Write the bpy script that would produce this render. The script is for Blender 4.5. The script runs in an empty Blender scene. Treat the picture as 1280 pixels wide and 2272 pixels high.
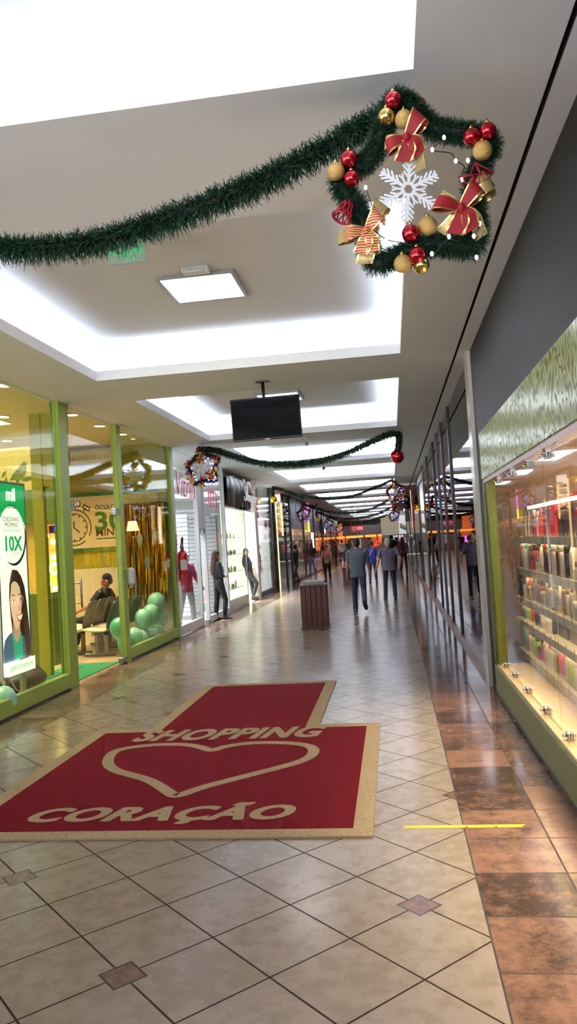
import bpy, math, random
from mathutils import Vector, Matrix, Euler
PI = math.pi
rnd = random.Random(11)
SC = bpy.context.scene
COL = SC.collection
V3 = Vector

# ------------------------------------------------------------------ camera
CAM_H = 1.65
FOC = 1700.0
def _basis():
    d = V3((869-640, 1192-1136, FOC)).normalized()
    u = V3((-.066, -1, 0)); u = (u - d*u.dot(d)).normalized()
    r = (-u).cross(d)
    return r, d, u
_R, _D, _U = _basis()
def _ray(px, py):
    v = V3((px-640, py-1136, FOC))
    return V3((v.dot(_R), v.dot(_D), v.dot(_U)))
def onY(px, py, Y):
    v = _ray(px, py); return v*(Y/v.y) + V3((0, 0, CAM_H))
def onX(px, py, X):
    v = _ray(px, py); return v*(X/v.x) + V3((0, 0, CAM_H))
def onZ(px, py, Z=0):
    v = _ray(px, py); return v*((Z-CAM_H)/v.z) + V3((0, 0, CAM_H))
cd = bpy.data.cameras.new('camera'); cam = bpy.data.objects.new('camera', cd); COL.objects.link(cam)
cd.sensor_fit = 'VERTICAL'; cd.sensor_height = 24; cd.lens = FOC/2272*24
cd.clip_start = .05; cd.clip_end = 300
cx = V3((_R.x, _D.x, _U.x)); cy = -V3((_R.y, _D.y, _U.y)); cz = -V3((_R.z, _D.z, _U.z))
mw = Matrix((cx, cy, cz)).transposed().to_4x4(); mw.translation = V3((0, 0, CAM_H))
cam.matrix_world = mw
SC.camera = cam

# ------------------------------------------------------------------ materials
def lin(c):
    def f(x):
        x /= 255.0
        return x/12.92 if x <= .04045 else ((x+.055)/1.055)**2.4
    return (f(c[0]), f(c[1]), f(c[2]), 1)
class NT:
    def __init__(s, name):
        s.mat = bpy.data.materials.new(name); s.mat.use_nodes = True
        s.t = s.mat.node_tree; s.t.nodes.clear()
        s.out = s.n('ShaderNodeOutputMaterial')
    def n(s, typ, **kw):
        nd = s.t.nodes.new(typ)
        for k, v in kw.items(): setattr(nd, k, v)
        return nd
    def put(s, sock, val):
        if hasattr(val, 'is_output') or isinstance(val, bpy.types.NodeSocket): s.t.links.new(val, sock)
        else: sock.default_value = val
    def m(s, op, a, b=0.0, c=0.0):
        nd = s.n('ShaderNodeMath', operation=op)
        s.put(nd.inputs[0], a); s.put(nd.inputs[1], b); s.put(nd.inputs[2], c)
        return nd.outputs[0]
    def mix(s, f, a, b):
        nd = s.n('ShaderNodeMix', data_type='RGBA')
        s.put(nd.inputs[0], f); s.put(nd.inputs[6], a); s.put(nd.inputs[7], b)
        return nd.outputs[2]
    def coord(s): return s.n('ShaderNodeTexCoord').outputs['Object']
    def noise(s, scale, detail=4, vec=None, rough=.55):
        nd = s.n('ShaderNodeTexNoise'); nd.inputs['Scale'].default_value = scale
        nd.inputs['Detail'].default_value = detail; nd.inputs['Roughness'].default_value = rough
        s.t.links.new(vec if vec is not None else s.coord(), nd.inputs['Vector'])
        return nd.outputs['Fac']
    def ramp(s, f, p0, p1):
        nd = s.n('ShaderNodeMapRange'); s.put(nd.inputs[0], f)
        nd.inputs[1].default_value = p0; nd.inputs[2].default_value = p1
        return nd.outputs[0]
    def bump(s, h, st, dist=.01):
        nd = s.n('ShaderNodeBump'); nd.inputs['Strength'].default_value = st; nd.inputs['Distance'].default_value = dist
        s.put(nd.inputs['Height'], h); return nd.outputs[0]
    def pr(s, **kw):
        nd = s.n('ShaderNodeBsdfPrincipled')
        for k, v in kw.items(): s.put(nd.inputs[k.replace('_', ' ')], v)
        s.t.links.new(nd.outputs[0], s.out.inputs[0])
        return nd
_MC = {}
def mat(name, rgb, rough=.5, metal=0.0, emit=0.0, var=.12, vs=12.0, bump=0.0, bs=150.0, coat=0.0, spec=.5, ergb=None, trans=0.0):
    if name in _MC: return _MC[name]
    t = NT(name); c = lin(rgb)
    f = t.noise(vs)
    col = t.mix(t.ramp(f, .25, .75), tuple(x*(1-var) for x in c[:3])+(1,), tuple(min(1, x*(1+var)) for x in c[:3])+(1,))
    p = t.pr(Base_Color=col, Roughness=rough, Metallic=metal)
    p.inputs['Specular IOR Level'].default_value = spec
    p.inputs['Coat Weight'].default_value = coat
    p.inputs['Transmission Weight'].default_value = trans
    if emit:
        p.inputs['Emission Color'].default_value = lin(ergb or rgb); p.inputs['Emission Strength'].default_value = emit
    if bump: t.put(p.inputs['Normal'], t.bump(t.noise(bs, 2), bump))
    _MC[name] = t.mat
    return t.mat
def glass(name, tint=(235, 245, 240), f0=.045, boost=1.0):
    if name in _MC: return _MC[name]
    t = NT(name)
    g = t.n('ShaderNodeNewGeometry'); dp = t.n('ShaderNodeVectorMath', operation='DOT_PRODUCT')
    t.t.links.new(g.outputs['Incoming'], dp.inputs[0]); t.t.links.new(g.outputs['Normal'], dp.inputs[1])
    c = t.m('SUBTRACT', 1.0, t.m('ABSOLUTE', dp.outputs['Value']))
    f = t.m('MULTIPLY', t.m('POWER', c, 5.0), (1-f0)*boost)
    f = t.m('MINIMUM', t.m('ADD', f, f0), 1.0)
    tr = t.n('ShaderNodeBsdfTransparent'); tr.inputs[0].default_value = lin(tint)
    gl = t.n('ShaderNodeBsdfGlossy'); gl.inputs['Roughness'].default_value = .006
    nz = t.noise(1.3, 1); t.put(gl.inputs['Normal'], t.bump(nz, .04, .02))
    mx = t.n('ShaderNodeMixShader'); t.put(mx.inputs[0], f)
    t.t.links.new(tr.outputs[0], mx.inputs[1]); t.t.links.new(gl.outputs[0], mx.inputs[2])
    t.t.links.new(mx.outputs[0], t.out.inputs[0])
    _MC[name] = t.mat
    return t.mat

# ------------------------------------------------------------------ mesh builder
class MB:
    def __init__(s): s.v = []; s.f = []; s.m = []; s.s = []
    def add(s, vs, fs, mat=0, smooth=False, M=None):
        b = len(s.v)
        if M is not None: vs = [M @ V3(v) for v in vs]
        s.v.extend([tuple(v) for v in vs])
        for f in fs:
            s.f.append([b+i for i in f]); s.m.append(mat); s.s.append(smooth)
        return s
    def box(s, x0, x1, y0, y1, z0, z1, mat=0, M=None, bev=0.0):
        if x0 > x1: x0, x1 = x1, x0
        if y0 > y1: y0, y1 = y1, y0
        if z0 > z1: z0, z1 = z1, z0
        b = min(bev, (x1-x0)*.45, (y1-y0)*.45, (z1-z0)*.45)
        if b <= 0:
            vs = [(x, y, z) for z in (z0, z1) for y in (y0, y1) for x in (x0, x1)]
            fs = [(0, 2, 3, 1), (4, 5, 7, 6), (0, 1, 5, 4), (2, 6, 7, 3), (0, 4, 6, 2), (1, 3, 7, 5)]
            return s.add(vs, fs, mat, False, M)
        rings = []
        for (zz, ins) in ((z0, b), (z0+b, 0), (z1-b, 0), (z1, b)):
            a0, a1, c0, c1 = x0+ins, x1-ins, y0+ins, y1-ins
            k = b if ins == 0 else b*.6
            rings.append([(a0+k, c0, zz), (a1-k, c0, zz), (a1, c0+k, zz), (a1, c1-k, zz), (a1-k, c1, zz), (a0+k, c1, zz), (a0, c1-k, zz), (a0, c0+k, zz)])
        return s.rings(rings, mat, False, M)
    def rings(s, rings, mat=0, smooth=True, M=None, cap=True, closed=True):
        n = len(rings[0]); vs = [p for r in rings for p in r]; fs = []
        for i in range(len(rings)-1):
            for j in range(n if closed else n-1):
                k = (j+1) % n
                fs.append((i*n+j, i*n+k, (i+1)*n+k, (i+1)*n+j))
        if cap:
            fs.append(tuple(range(n-1, -1, -1))); fs.append(tuple((len(rings)-1)*n+i for i in range(n)))
        return s.add(vs, fs, mat, smooth, M)
    def lathe(s, prof, seg=16, mat=0, M=None, smooth=True, cap=True):
        return s.rings([[(r*math.cos(2*PI*i/seg), r*math.sin(2*PI*i/seg), z) for i in range(seg)] for r, z in prof], mat, smooth, M, cap)
    def ell(s, c, r, mat=0, seg=14, R=None, M=None):
        n = max(5, seg//2+1)
        rr = []
        for i in range(n):
            a = -PI/2 + PI*(i+.02)/(n-1+.04)
            rr.append([(r[0]*math.cos(a)*math.cos(2*PI*j/seg), r[1]*math.cos(a)*math.sin(2*PI*j/seg), r[2]*math.sin(a)) for j in range(seg)])
        T = Matrix.Translation(V3(c))
        if R is not None: T = T @ R.to_4x4()
        if M is not None: T = M @ T
        return s.rings(rr, mat, True, T)
    def cap(s, p0, p1, r0, r1, mat=0, seg=12):
        p0 = V3(p0); p1 = V3(p1); d = p1-p0; L = d.length
        if L < 1e-6: return s.ell(p0, (r0,)*3, mat, seg)
        Q = d.to_track_quat('Z', 'Y').to_matrix().to_4x4(); Q.translation = p0
        pr = []
        for a in (-88, -60, -30): pr.append((r0*math.cos(math.radians(a)), r0*math.sin(math.radians(a))))
        pr.append((r0, 0)); pr.append((r1, L))
        for a in (30, 60, 88): pr.append((r1*math.cos(math.radians(a)), L+r1*math.sin(math.radians(a))))
        return s.lathe(pr, seg, mat, Q)
    def tube(s, pts, r, seg=8, mat=0, smooth=True, rfun=None):
        pts = [V3(p) for p in pts]; rr = []
        up = V3((0, 0, 1))
        prev = None
        for i, p in enumerate(pts):
            d = (pts[min(i+1, len(pts)-1)] - pts[max(i-1, 0)]).normalized()
            if prev is None:
                a = up.cross(d)
                if a.length < .1: a = V3((1, 0, 0)).cross(d)
            else:
                a = prev - d*prev.dot(d)
            a.normalize(); prev = a; b = d.cross(a)
            q = r if rfun is None else rfun(i/(len(pts)-1))
            rr.append([p + a*q*math.cos(2*PI*j/seg) + b*q*math.sin(2*PI*j/seg) for j in range(seg)])
        return s.rings(rr, mat, smooth)
    def poly(s, pts, z0, z1, mat=0, M=None):
        n = len(pts)
        vs = [(x, y, z0) for x, y in pts]+[(x, y, z1) for x, y in pts]
        fs = [tuple(range(n-1, -1, -1)), tuple(range(n, 2*n))]+[(i, (i+1) % n, n+(i+1) % n, n+i) for i in range(n)]
        return s.add(vs, fs, mat, False, M)
    def loft(s, rings, mat=0, seg=16):
        # rings: (center, A, B) half axes as vectors
        out = []
        for c, A, B in rings:
            c = V3(c); A = V3(A); B = V3(B)
            out.append([c + A*math.cos(2*PI*j/seg) + B*math.sin(2*PI*j/seg) for j in range(seg)])
        return s.rings(out, mat, True)
    def text(s, body, size, M, mat=0, ext=.002, shear=0.0, off=0.0, xs=1.0, align='CENTER', sp=1.0):
        cu = bpy.data.curves.new('t', 'FONT'); cu.body = body; cu.size = size; cu.extrude = ext; cu.shear = shear
        cu.offset = off; cu.align_x = align; cu.space_character = sp; cu.resolution_u = 4
        ob = bpy.data.objects.new('t', cu); COL.objects.link(ob)
        dg = bpy.context.evaluated_depsgraph_get(); me = ob.evaluated_get(dg).to_mesh()
        vs = [(v.co.x*xs, v.co.y, v.co.z) for v in me.vertices]; fs = [tuple(p.vertices) for p in me.polygons]
        s.add(vs, fs, mat, False, M)
        ob.evaluated_get(dg).to_mesh_clear(); bpy.data.objects.remove(ob); bpy.data.curves.remove(cu)
        return s
    def mesh(s, name, mats, off=None):
        me = bpy.data.meshes.new(name)
        vs = s.v if off is None else [(v[0]-off[0], v[1]-off[1], v[2]-off[2]) for v in s.v]
        me.from_pydata(vs, [], s.f)
        for m in mats: me.materials.append(m)
        me.polygons.foreach_set('material_index', s.m); me.polygons.foreach_set('use_smooth', s.s)
        me.update()
        return me
    def build(s, name, mats, parent=None, world=False):
        if not isinstance(mats, (list, tuple)): mats = [mats]
        off = None
        if parent is not None and world:
            off = V3(parent.location)
            q = parent.parent
            while q is not None: off = off + V3(q.location); q = q.parent
        ob = bpy.data.objects.new(name, s.mesh(name, mats, off)); COL.objects.link(ob)
        if parent is not None: ob.parent = parent
        return ob
def remesh(mb, name, mats, voxel, smooth=4, parent=None):
    me = mb.mesh(name, [mats]); ob = bpy.data.objects.new('tmp', me); COL.objects.link(ob)
    r = ob.modifiers.new('r', 'REMESH'); r.mode = 'VOXEL'; r.voxel_size = voxel; r.use_smooth_shade = True
    if smooth:
        k = ob.modifiers.new('s', 'SMOOTH'); k.iterations = smooth; k.factor = .5
    dg = bpy.context.evaluated_depsgraph_get(); dg.update()
    nm = bpy.data.meshes.new_from_object(ob.evaluated_get(dg)); nm.name = name
    bpy.data.objects.remove(ob); bpy.data.meshes.remove(me)
    nm.materials.clear(); nm.materials.append(mats)
    nm.polygons.foreach_set('use_smooth', [True]*len(nm.polygons))
    o = bpy.data.objects.new(name, nm); COL.objects.link(o)
    if parent is not None: o.parent = parent
    return o
_LAB = {}
def tag(o, label, cat, group=None, kind=None):
    o['label'] = label; o['category'] = cat
    if group: o['group'] = group
    if kind: o['kind'] = kind
    n = len(label.split())
    if n < 4 or n > 16: print('LABELLEN', n, label)
    if label in _LAB: print('DUPLABEL', label)
    _LAB[label] = 1
    return o
def thing(name, label, cat, loc=(0, 0, 0), rz=0.0, group=None, kind=None):
    o = bpy.data.objects.new(name, None); COL.objects.link(o); o.location = loc; o.rotation_euler = (0, 0, rz)
    o.empty_display_size = .1
    return tag(o, label, cat, group, kind)
def struct(name, mb, mats, label, cat, parent=None):
    o = mb.build(name, mats, parent)
    if parent is None: tag(o, label, cat, None, 'structure')
    return o
def dup(root, loc=None, rz=None, label=None, group=None, sc=None):
    r = root.copy(); COL.objects.link(r)
    if loc is not None: r.location = loc
    if rz is not None: r.rotation_euler = (0, 0, rz)
    if sc is not None: r.scale = (sc if hasattr(sc, '__len__') else (sc, sc, sc))
    if label: tag(r, label, root['category'], group or root.get('group'))
    for ch in list(root.children):
        c = ch.copy(); COL.objects.link(c); c.parent = r
        for g in list(ch.children):
            d = g.copy(); COL.objects.link(d); d.parent = c
    return r
def area(loc, rot, sx, sy, power, col=(1, 1, 1), spread=PI):
    l = bpy.data.lights.new('lamp', 'AREA'); l.shape = 'RECTANGLE'; l.size = sx; l.size_y = sy; l.energy = power; l.color = col; l.spread = spread if loc[2] < 3.72 and abs(loc[0]+1.5) < 2.3 or spread != PI else (1.6 if loc[2] < 3.69 else PI)
    o = bpy.data.objects.new('lamp', l); COL.objects.link(o); o.location = loc; o.rotation_euler = rot
    return o
def smoothpath(pts, n=8):
    pts = [V3(p) for p in pts]; out = []
    P = [pts[0]*2-pts[1]]+pts+[pts[-1]*2-pts[-2]]
    for i in range(1, len(P)-2):
        for k in range(n):
            t = k/n; a, b, c, d = P[i-1], P[i], P[i+1], P[i+2]
            out.append(.5*((2*b)+(c-a)*t+(2*a-5*b+4*c-d)*t*t+(3*b-a-3*c+d)*t*t*t))
    out.append(pts[-1]); return out
# matrices for writing on planes
def frame(o, ex, ey):
    ex = V3(ex).normalized(); ey = V3(ey).normalized(); ez = ex.cross(ey)
    M = Matrix((ex, ey, ez)).transposed().to_4x4(); M.translation = V3(o); return M
# ------------------------------------------------------------------ setting: floor
XL, XR = -4.1, .96          # shop fronts left and right
YB, YE, YC = -6.0, 60.0, 82.0   # back of the built corridor, its end, end of the court beyond
CZ, RZ = 3.62, 4.0          # ceiling, recess ceiling
def tile_diag():
    t = NT('beige_diagonal_tile')
    sp = t.n('ShaderNodeSeparateXYZ'); t.t.links.new(t.coord(), sp.inputs[0])
    x, y = sp.outputs[0], sp.outputs[1]
    S = .4135; u0, v0 = 2.509, 2.489
    k = 1/math.sqrt(2)
    u = t.m('DIVIDE', t.m('SUBTRACT', t.m('MULTIPLY', t.m('ADD', x, y), k), u0), S)
    v = t.m('DIVIDE', t.m('SUBTRACT', t.m('MULTIPLY', t.m('SUBTRACT', y, x), k), v0), S)
    iu, iv = t.m('ROUND', u), t.m('ROUND', v)
    fu, fv = t.m('ABSOLUTE', t.m('SUBTRACT', u, iu)), t.m('ABSOLUTE', t.m('SUBTRACT', v, iv))
    line = t.m('MAXIMUM', t.m('LESS_THAN', fu, .0105), t.m('LESS_THAN', fv, .0105))
    hs = .068/S
    mx = t.m('MAXIMUM', fu, fv)
    insq = t.m('LESS_THAN', mx, hs)
    rim = t.m('MULTIPLY', t.m('LESS_THAN', mx, hs+.012), t.m('GREATER_THAN', mx, hs-.012))
    third = t.m('DIVIDE', iu, 3.0); r3 = t.m('ROUND', third)
    okA = t.m('LESS_THAN', t.m('ABSOLUTE', t.m('SUBTRACT', third, r3)), .1)
    q = t.m('DIVIDE', t.m('ADD', iv, r3), 3.0)
    okB = t.m('LESS_THAN', t.m('ABSOLUTE', t.m('SUBTRACT', q, t.m('ROUND', q))), .1)
    ok = t.m('MULTIPLY', okA, okB)
    sq = t.m('MULTIPLY', insq, ok); rim = t.m('MULTIPLY', rim, ok)
    cb = t.n('ShaderNodeCombineXYZ')
    t.put(cb.inputs[0], t.m('FLOOR', u)); t.put(cb.inputs[1], t.m('FLOOR', v))
    wn = t.n('ShaderNodeTexWhiteNoise', noise_dimensions='2D'); t.t.links.new(cb.outputs[0], wn.inputs[0])
    n1 = t.noise(9.0, 12, rough=.68); n2 = t.noise(1.3, 3)
    fa = t.ramp(t.m('ADD', t.m('MULTIPLY', n1, .9), t.m('MULTIPLY', wn.outputs[0], .1)), .455, .575)
    base = t.mix(fa, lin((158, 140, 124)), lin((143, 125, 107)))
    base = t.mix(t.m('MULTIPLY', t.ramp(n2, .35, .75), .3), base, lin((154, 141, 126)))
    n3 = t.noise(22, 6, rough=.7)
    dark = t.mix(t.ramp(n3, .35, .65), lin((132, 100, 82)), lin((88, 68, 60)))
    c = t.mix(line, base, lin((52, 38, 31)))
    c = t.mix(sq, c, dark)
    c = t.mix(rim, c, lin((62, 46, 40)))
    line = t.m('MULTIPLY', line, t.m('SUBTRACT', 1.0, sq))
    rg = t.m('ADD', t.m('MULTIPLY', line, .4), t.m('ADD', .19, t.m('MULTIPLY', n2, .03)))
    p = t.pr(Base_Color=c, Roughness=rg)
    t.put(p.inputs['Specular IOR Level'], t.m('SUBTRACT', .26, t.m('MULTIPLY', line, .2)))
    t.put(p.inputs['Normal'], t.bump(t.m('MULTIPLY', line, -.6), .07, .004))
    return t.mat
def tile_brown(name, lines, y0, per, c1=(140, 103, 84), c2=(72, 54, 47)):
    t = NT(name)
    sp = t.n('ShaderNodeSeparateXYZ'); t.t.links.new(t.coord(), sp.inputs[0])
    x, y = sp.outputs[0], sp.outputs[1]
    v = t.m('DIVIDE', t.m('SUBTRACT', y, y0), per)
    fv = t.m('ABSOLUTE', t.m('SUBTRACT', v, t.m('ROUND', v)))
    line = t.m('LESS_THAN', fv, .011)
    for X in lines:
        line = t.m('MAXIMUM', line, t.m('LESS_THAN', t.m('ABSOLUTE', t.m('SUBTRACT', x, X)), .005))
    cb = t.n('ShaderNodeCombineXYZ'); t.put(cb.inputs[0], t.m('FLOOR', v)); t.put(cb.inputs[1], t.m('GREATER_THAN', x, lines[len(lines)//2]))
    wn = t.n('ShaderNodeTexWhiteNoise', noise_dimensions='2D'); t.t.links.new(cb.outputs[0], wn.inputs[0])
    n1 = t.noise(4.6, 12, rough=.82); n2 = t.noise(16, 6, rough=.75)
    f = t.m('ADD', t.m('MULTIPLY', n1, 1.0), t.m('MULTIPLY', t.m('SUBTRACT', wn.outputs[0], .5), .22))
    c = t.mix(t.ramp(f, .42, .62), lin(c1), lin(c2))
    c = t.mix(t.m('MULTIPLY', t.ramp(n2, .58, .72), t.ramp(f, .52, .64)), c, lin((58, 46, 42)))
    c = t.mix(line, c, lin((52, 36, 30)))
    p = t.pr(Base_Color=c, Roughness=t.m('ADD', .07, t.m('ADD', t.m('MULTIPLY', n1, .1), t.m('MULTIPLY', line, .4))))
    t.put(p.inputs['Normal'], t.bump(t.m('ADD', t.m('MULTIPLY', t.noise(3, 2), .4), t.m('MULTIPLY', line, -.6)), .12, .004))
    return t.mat
def tile_plain(name, c1, c2, per=.5, rough=.25, grout=(150, 130, 105)):
    t = NT(name)
    sp = t.n('ShaderNodeSeparateXYZ'); t.t.links.new(t.coord(), sp.inputs[0])
    L = None
    for o in (sp.outputs[0], sp.outputs[1]):
        v = t.m('DIVIDE', o, per); f = t.m('LESS_THAN', t.m('ABSOLUTE', t.m('SUBTRACT', v, t.m('ROUND', v))), .006)
        L = f if L is None else t.m('MAXIMUM', L, f)
    c = t.mix(t.noise(4, 6), lin(c1), lin(c2)); c = t.mix(L, c, lin(grout))
    t.pr(Base_Color=c, Roughness=rough)
    return t.mat
m_tile = tile_diag()
m_brR = tile_brown('brown_border_tile', [.293, .725], 4.72, .43)
m_brL = tile_brown('brown_border_tile_polished', [-3.503, -4.1], 4.6, .6, (150, 120, 100), (92, 74, 64))
m_shopfl = tile_plain('shop_floor_tile', (206, 178, 132), (190, 160, 116))
m_shopfl2 = tile_plain('pale_shop_floor_tile', (206, 204, 198), (188, 186, 180), .45, .2, (140, 138, 132))
mb = MB()
def quad(mb, x0, x1, y0, y1, z, mat, up=True):
    vs = [(x0, y0, z), (x1, y0, z), (x1, y1, z), (x0, y1, z)]
    mb.add(vs, [(0, 1, 2, 3) if up else (3, 2, 1, 0)], mat)
quad(mb, -3.5, .29, YB, YE, 0, 0); quad(mb, -14, 9, YE, YC, 0, 0)
quad(mb, .29, 1.06, YB, YE, 0, 1); quad(mb, XL-.08, -3.5, YB, YE, 0, 2)
quad(mb, -9, XL-.08, YB, 14.15, 0, 3); quad(mb, -9, XL-.08, 14.15, YE, 0, 4); quad(mb, 1.06, 6, YB, YE, 0, 4)
struct('floor', mb, [m_tile, m_brR, m_brL, m_shopfl, m_shopfl2], 'beige diagonal tile floor with small dark insets and brown border strips', 'floor')

# ------------------------------------------------------------------ ceiling with lit recesses
m_ceil = mat('ceiling_plaster', (226, 231, 242), .85, var=.02, vs=3)
m_cove = mat('cove_white_plaster', (236, 236, 238), .8, var=.01, vs=3)
m_gap = mat('shadow_gap_dark', (60, 55, 54), .9)
TRX0, TRX1 = -3.2, .22
TR = [(-5.2, -2.1), (-.9, 3.22), (4.46, 8.27), (9.55, 13.7), (15.07, 18.95), (20.4, 24.7)]
y = 26.1
while y+4 < YC: TR.append((y, y+4.1)); y += 5.5
mb = MB(); LZ = CZ+.11; EX = .26
def cq(x0, x1, y0, y1, z=CZ, m=0): quad(mb, x0, x1, y0, y1, z, m, False)
# side bands and the dark shadow gap running along the right side
cq(XL-.03, TRX0, YB, YE); cq(TRX1, .815, YB, YE)
cq(.84, 1.0, YB, YE)
for xs, d in ((.815, 1), (.84, -1)):
    mb.add([(xs, YB, CZ), (xs, YE, CZ), (xs, YE, CZ+.05), (xs, YB, CZ+.05)], [(0, 1, 2, 3)], 2)
cq(.815, .84, YB, YE, CZ+.05, 2)
cq(-14, TRX0, YE, YC); cq(TRX1, 9, YE, YC)
prev = YB
for y0, y1 in TR:
    cq(TRX0, TRX1, prev, y0); prev = y1
    c = [(TRX0, y0), (TRX1, y0), (TRX1, y1), (TRX0, y1)]
    e = [(TRX0-EX, y0-EX), (TRX1+EX, y0-EX), (TRX1+EX, y1+EX), (TRX0-EX, y1+EX)]
    for i in range(4):
        j = (i+1) % 4
        a, b, p, q = c[i], c[j], e[i], e[j]
        mb.add([(*a, CZ), (*b, CZ), (*b, LZ), (*a, LZ)], [(0, 1, 2, 3)], 1)
        mb.add([(*a, LZ), (*b, LZ), (*q, LZ), (*p, LZ)], [(0, 1, 2, 3)], 1)
        mb.add([(*p, LZ), (*q, LZ), (*q, RZ), (*p, RZ)], [(0, 1, 2, 3)], 1)
    quad(mb, TRX0-EX, TRX1+EX, y0-EX, y1+EX, RZ, 0, False)
cq(TRX0, TRX1, prev, YC)
struct('ceiling', mb, [m_ceil, m_cove, m_gap], 'pale plaster ceiling with a row of recessed cove-lit trays', 'ceiling')
COVE = 16.5
for i, (y0, y1) in enumerate(TR):
    xm, ym, L, Wd = (TRX0+TRX1)/2, (y0+y1)/2, y1-y0, TRX1-TRX0
    col = (.88, .95, 1.06)
    far = i > 5
    z = LZ+.02
    k = (.35, .35, .9, 2.0, 3.0, 3.6)[i] if not far else 5.5
    # tubes on the ledge behind each lip, shining up and outward
    area((xm, y1+EX*.45, z), (PI-.35, 0, 0), Wd+.3, .05, COVE*Wd*k, col)
    area((xm, y0-EX*.45, z), (PI+.35, 0, 0), Wd+.3, .05, COVE*Wd*k, col)
    if not far:
        area((TRX0-EX*.45, ym, z), (PI, -.35, 0), .05, L+.2, COVE*L*.8*k, col)
        area((TRX1+EX*.45, ym, z), (PI, .35, 0), .05, L+.2, COVE*L*.8*k, col)
# square LED panels on the recess ceilings
m_led = mat('led_panel_white', (250, 250, 255), .5, emit=14.0, var=0)
m_ledfar = mat('led_panel_white_far', (250, 250, 255), .5, emit=9.0, var=0)
m_alu = mat('brushed_aluminium', (176, 178, 182), .35, .8, var=.06, vs=40)
m_white = mat('white_paint', (232, 232, 230), .5, var=.02)
m_black = mat('black_paint', (22, 22, 24), .45)
PL = [(1, -1.52, 6.63), (2, -1.62, 12.0), (3, -1.55, 17.2), (4, -1.55, 22.6), (5, -1.55, 28.2), (6, -1.55, 33.6)]
panel_words = ['square white panel lamp in the recess above the exit sign', 'square white panel lamp in the recess just behind the television',
  'square white panel lamp in the third recess along', 'square white panel lamp in the fourth recess along', 'square white panel lamp in the fifth recess along', 'square white panel lamp in the sixth recess along']
for (i, x, y), w in zip(PL, panel_words):
    t = thing('ceiling_light', w, 'ceiling light', (x, y, RZ), 0, 'square panel lamps in the ceiling recesses')
    MB().box(-.34, .34, -.34, -.31, -.03, 0).box(-.34, .34, .31, .34, -.03, 0).box(-.34, -.31, -.31, .31, -.03, 0).box(.31, .34, -.31, .31, -.03, 0).build('frame', m_alu, t)
    MB().box(-.31, .31, -.31, .31, -.02, 0).build('diffuser', m_led if i < 4 else m_ledfar, t)
    if i == 1:
        e = thing('emergency_lamp', 'small clear emergency lamp box beside the square panel lamp', 'emergency light', (-1.48, 6.20, RZ))
        MB().box(-.11, .11, -.06, .04, -.045, 0, bev=.006).build('body', m_white, e)
        MB().box(-.095, .095, -.066, -.06, -.038, -.008).build('lens', mat('emergency_lens', (205, 212, 222), .15, .3, var=.5, vs=160), e)
# ------------------------------------------------------------------ walls closing the place
m_wcream = mat('cream_wall', (226, 208, 166), .7, var=.03)
m_wwhite = mat('white_wall', (226, 228, 228), .7, var=.02)
m_wgrey = mat('grey_wall', (98, 98, 100), .6, var=.05)
m_wdark = mat('dark_shop_wall', (52, 50, 52), .6, var=.1)
m_olive = mat('olive_green_wall', (166, 156, 34), .55, var=.04, vs=2)
# ------------------------------------------------------------------ left side: the green optician's shop
g_clear = glass('shop_glass', (246, 247, 245), .05)
g_tint = glass('shop_glass_green', (240, 246, 228), .045)
g_dark = glass('mirror_glass_dark', (120, 124, 128), .18, 1.0)
m_lime = mat('lime_green_frame', (158, 182, 78), .4, var=.06, vs=6)
m_limeD = mat('lime_green_frame_inner', (120, 140, 44), .45, var=.06, vs=6)
m_steel = mat('steel_fitting', (150, 150, 154), .3, .9, var=.1, vs=60)
SH = 3.7
# shop box: back wall, far side wall with the poster, ceiling
mb = MB().box(-9.0, -8.9, 2, 14.0, 0, SH)
struct('wall_left', mb, m_olive, 'olive green back wall deep inside the green framed shop', 'wall')
mb = MB()
mb.box(-8.9, XL-.06, 14.0, 14.12, 1.4, SH, 0); mb.box(-8.9, XL-.06, 13.995, 14.12, 0, 1.4, 1)
struct('wall_poster', mb, [m_olive, m_wcream], 'olive wall with cream lower half behind the seated man', 'wall')
mb = MB().box(-8.9, XL-.1, 2, 14.0, SH, SH+.05)
struct('ceiling', mb, mat('shop_ceiling', (226, 212, 180), .8, var=.02), 'warm white ceiling inside the green framed shop', 'ceiling')
mb = MB().box(XL-.02, XL-.1, -3, YE, CZ, SH+.05)
struct('trim_1', mb, m_ceil, 'thin plaster edge above the left shop fronts', 'trim')
# green partition and cabinet wall seen through the first pane
mb = MB().box(-4.98, -4.82, 10.22, 10.32, 0, SH).box(-4.82, -4.44, 10.24, 10.32, 2.66, SH)
struct('column', mb, m_olive, 'tall olive green square column behind the first shop pane', 'column')
m_dgreen = mat('dark_green_panel', (98, 112, 38), .5, var=.08, vs=3)
t = thing('display_cabinet', 'green cabinet with a lit mirror niche behind the first pane', 'cabinet', (-5.62, 11.35, 0))
MB().box(-.95, .4, -.1, .45, 0, 1.12, bev=.01).build('base_cabinet', m_dgreen, t)
MB().box(-.95, .4, .36, .45, 1.12, 2.2).build('back_panel', mat('niche_panel', (210, 172, 84), .4, var=.1), t)
MB().box(-.95, -.55, .30, .36, 1.25, 2.0).build('mirror', mat('mirror', (210, 210, 205), .03, 1.0, var=0), t)
MB().box(-.97, .41, .25, .47, 2.2, 2.75).build('top_panel', m_dgreen, t)
for z in (1.0, ):
    MB().box(-.2, -.02, -.14, -.1, z-.1, z-.08).build('handle', m_steel, t)
m_bulb = mat('bulb_glow', (255, 226, 150), .4, emit=16, var=0)
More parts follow.
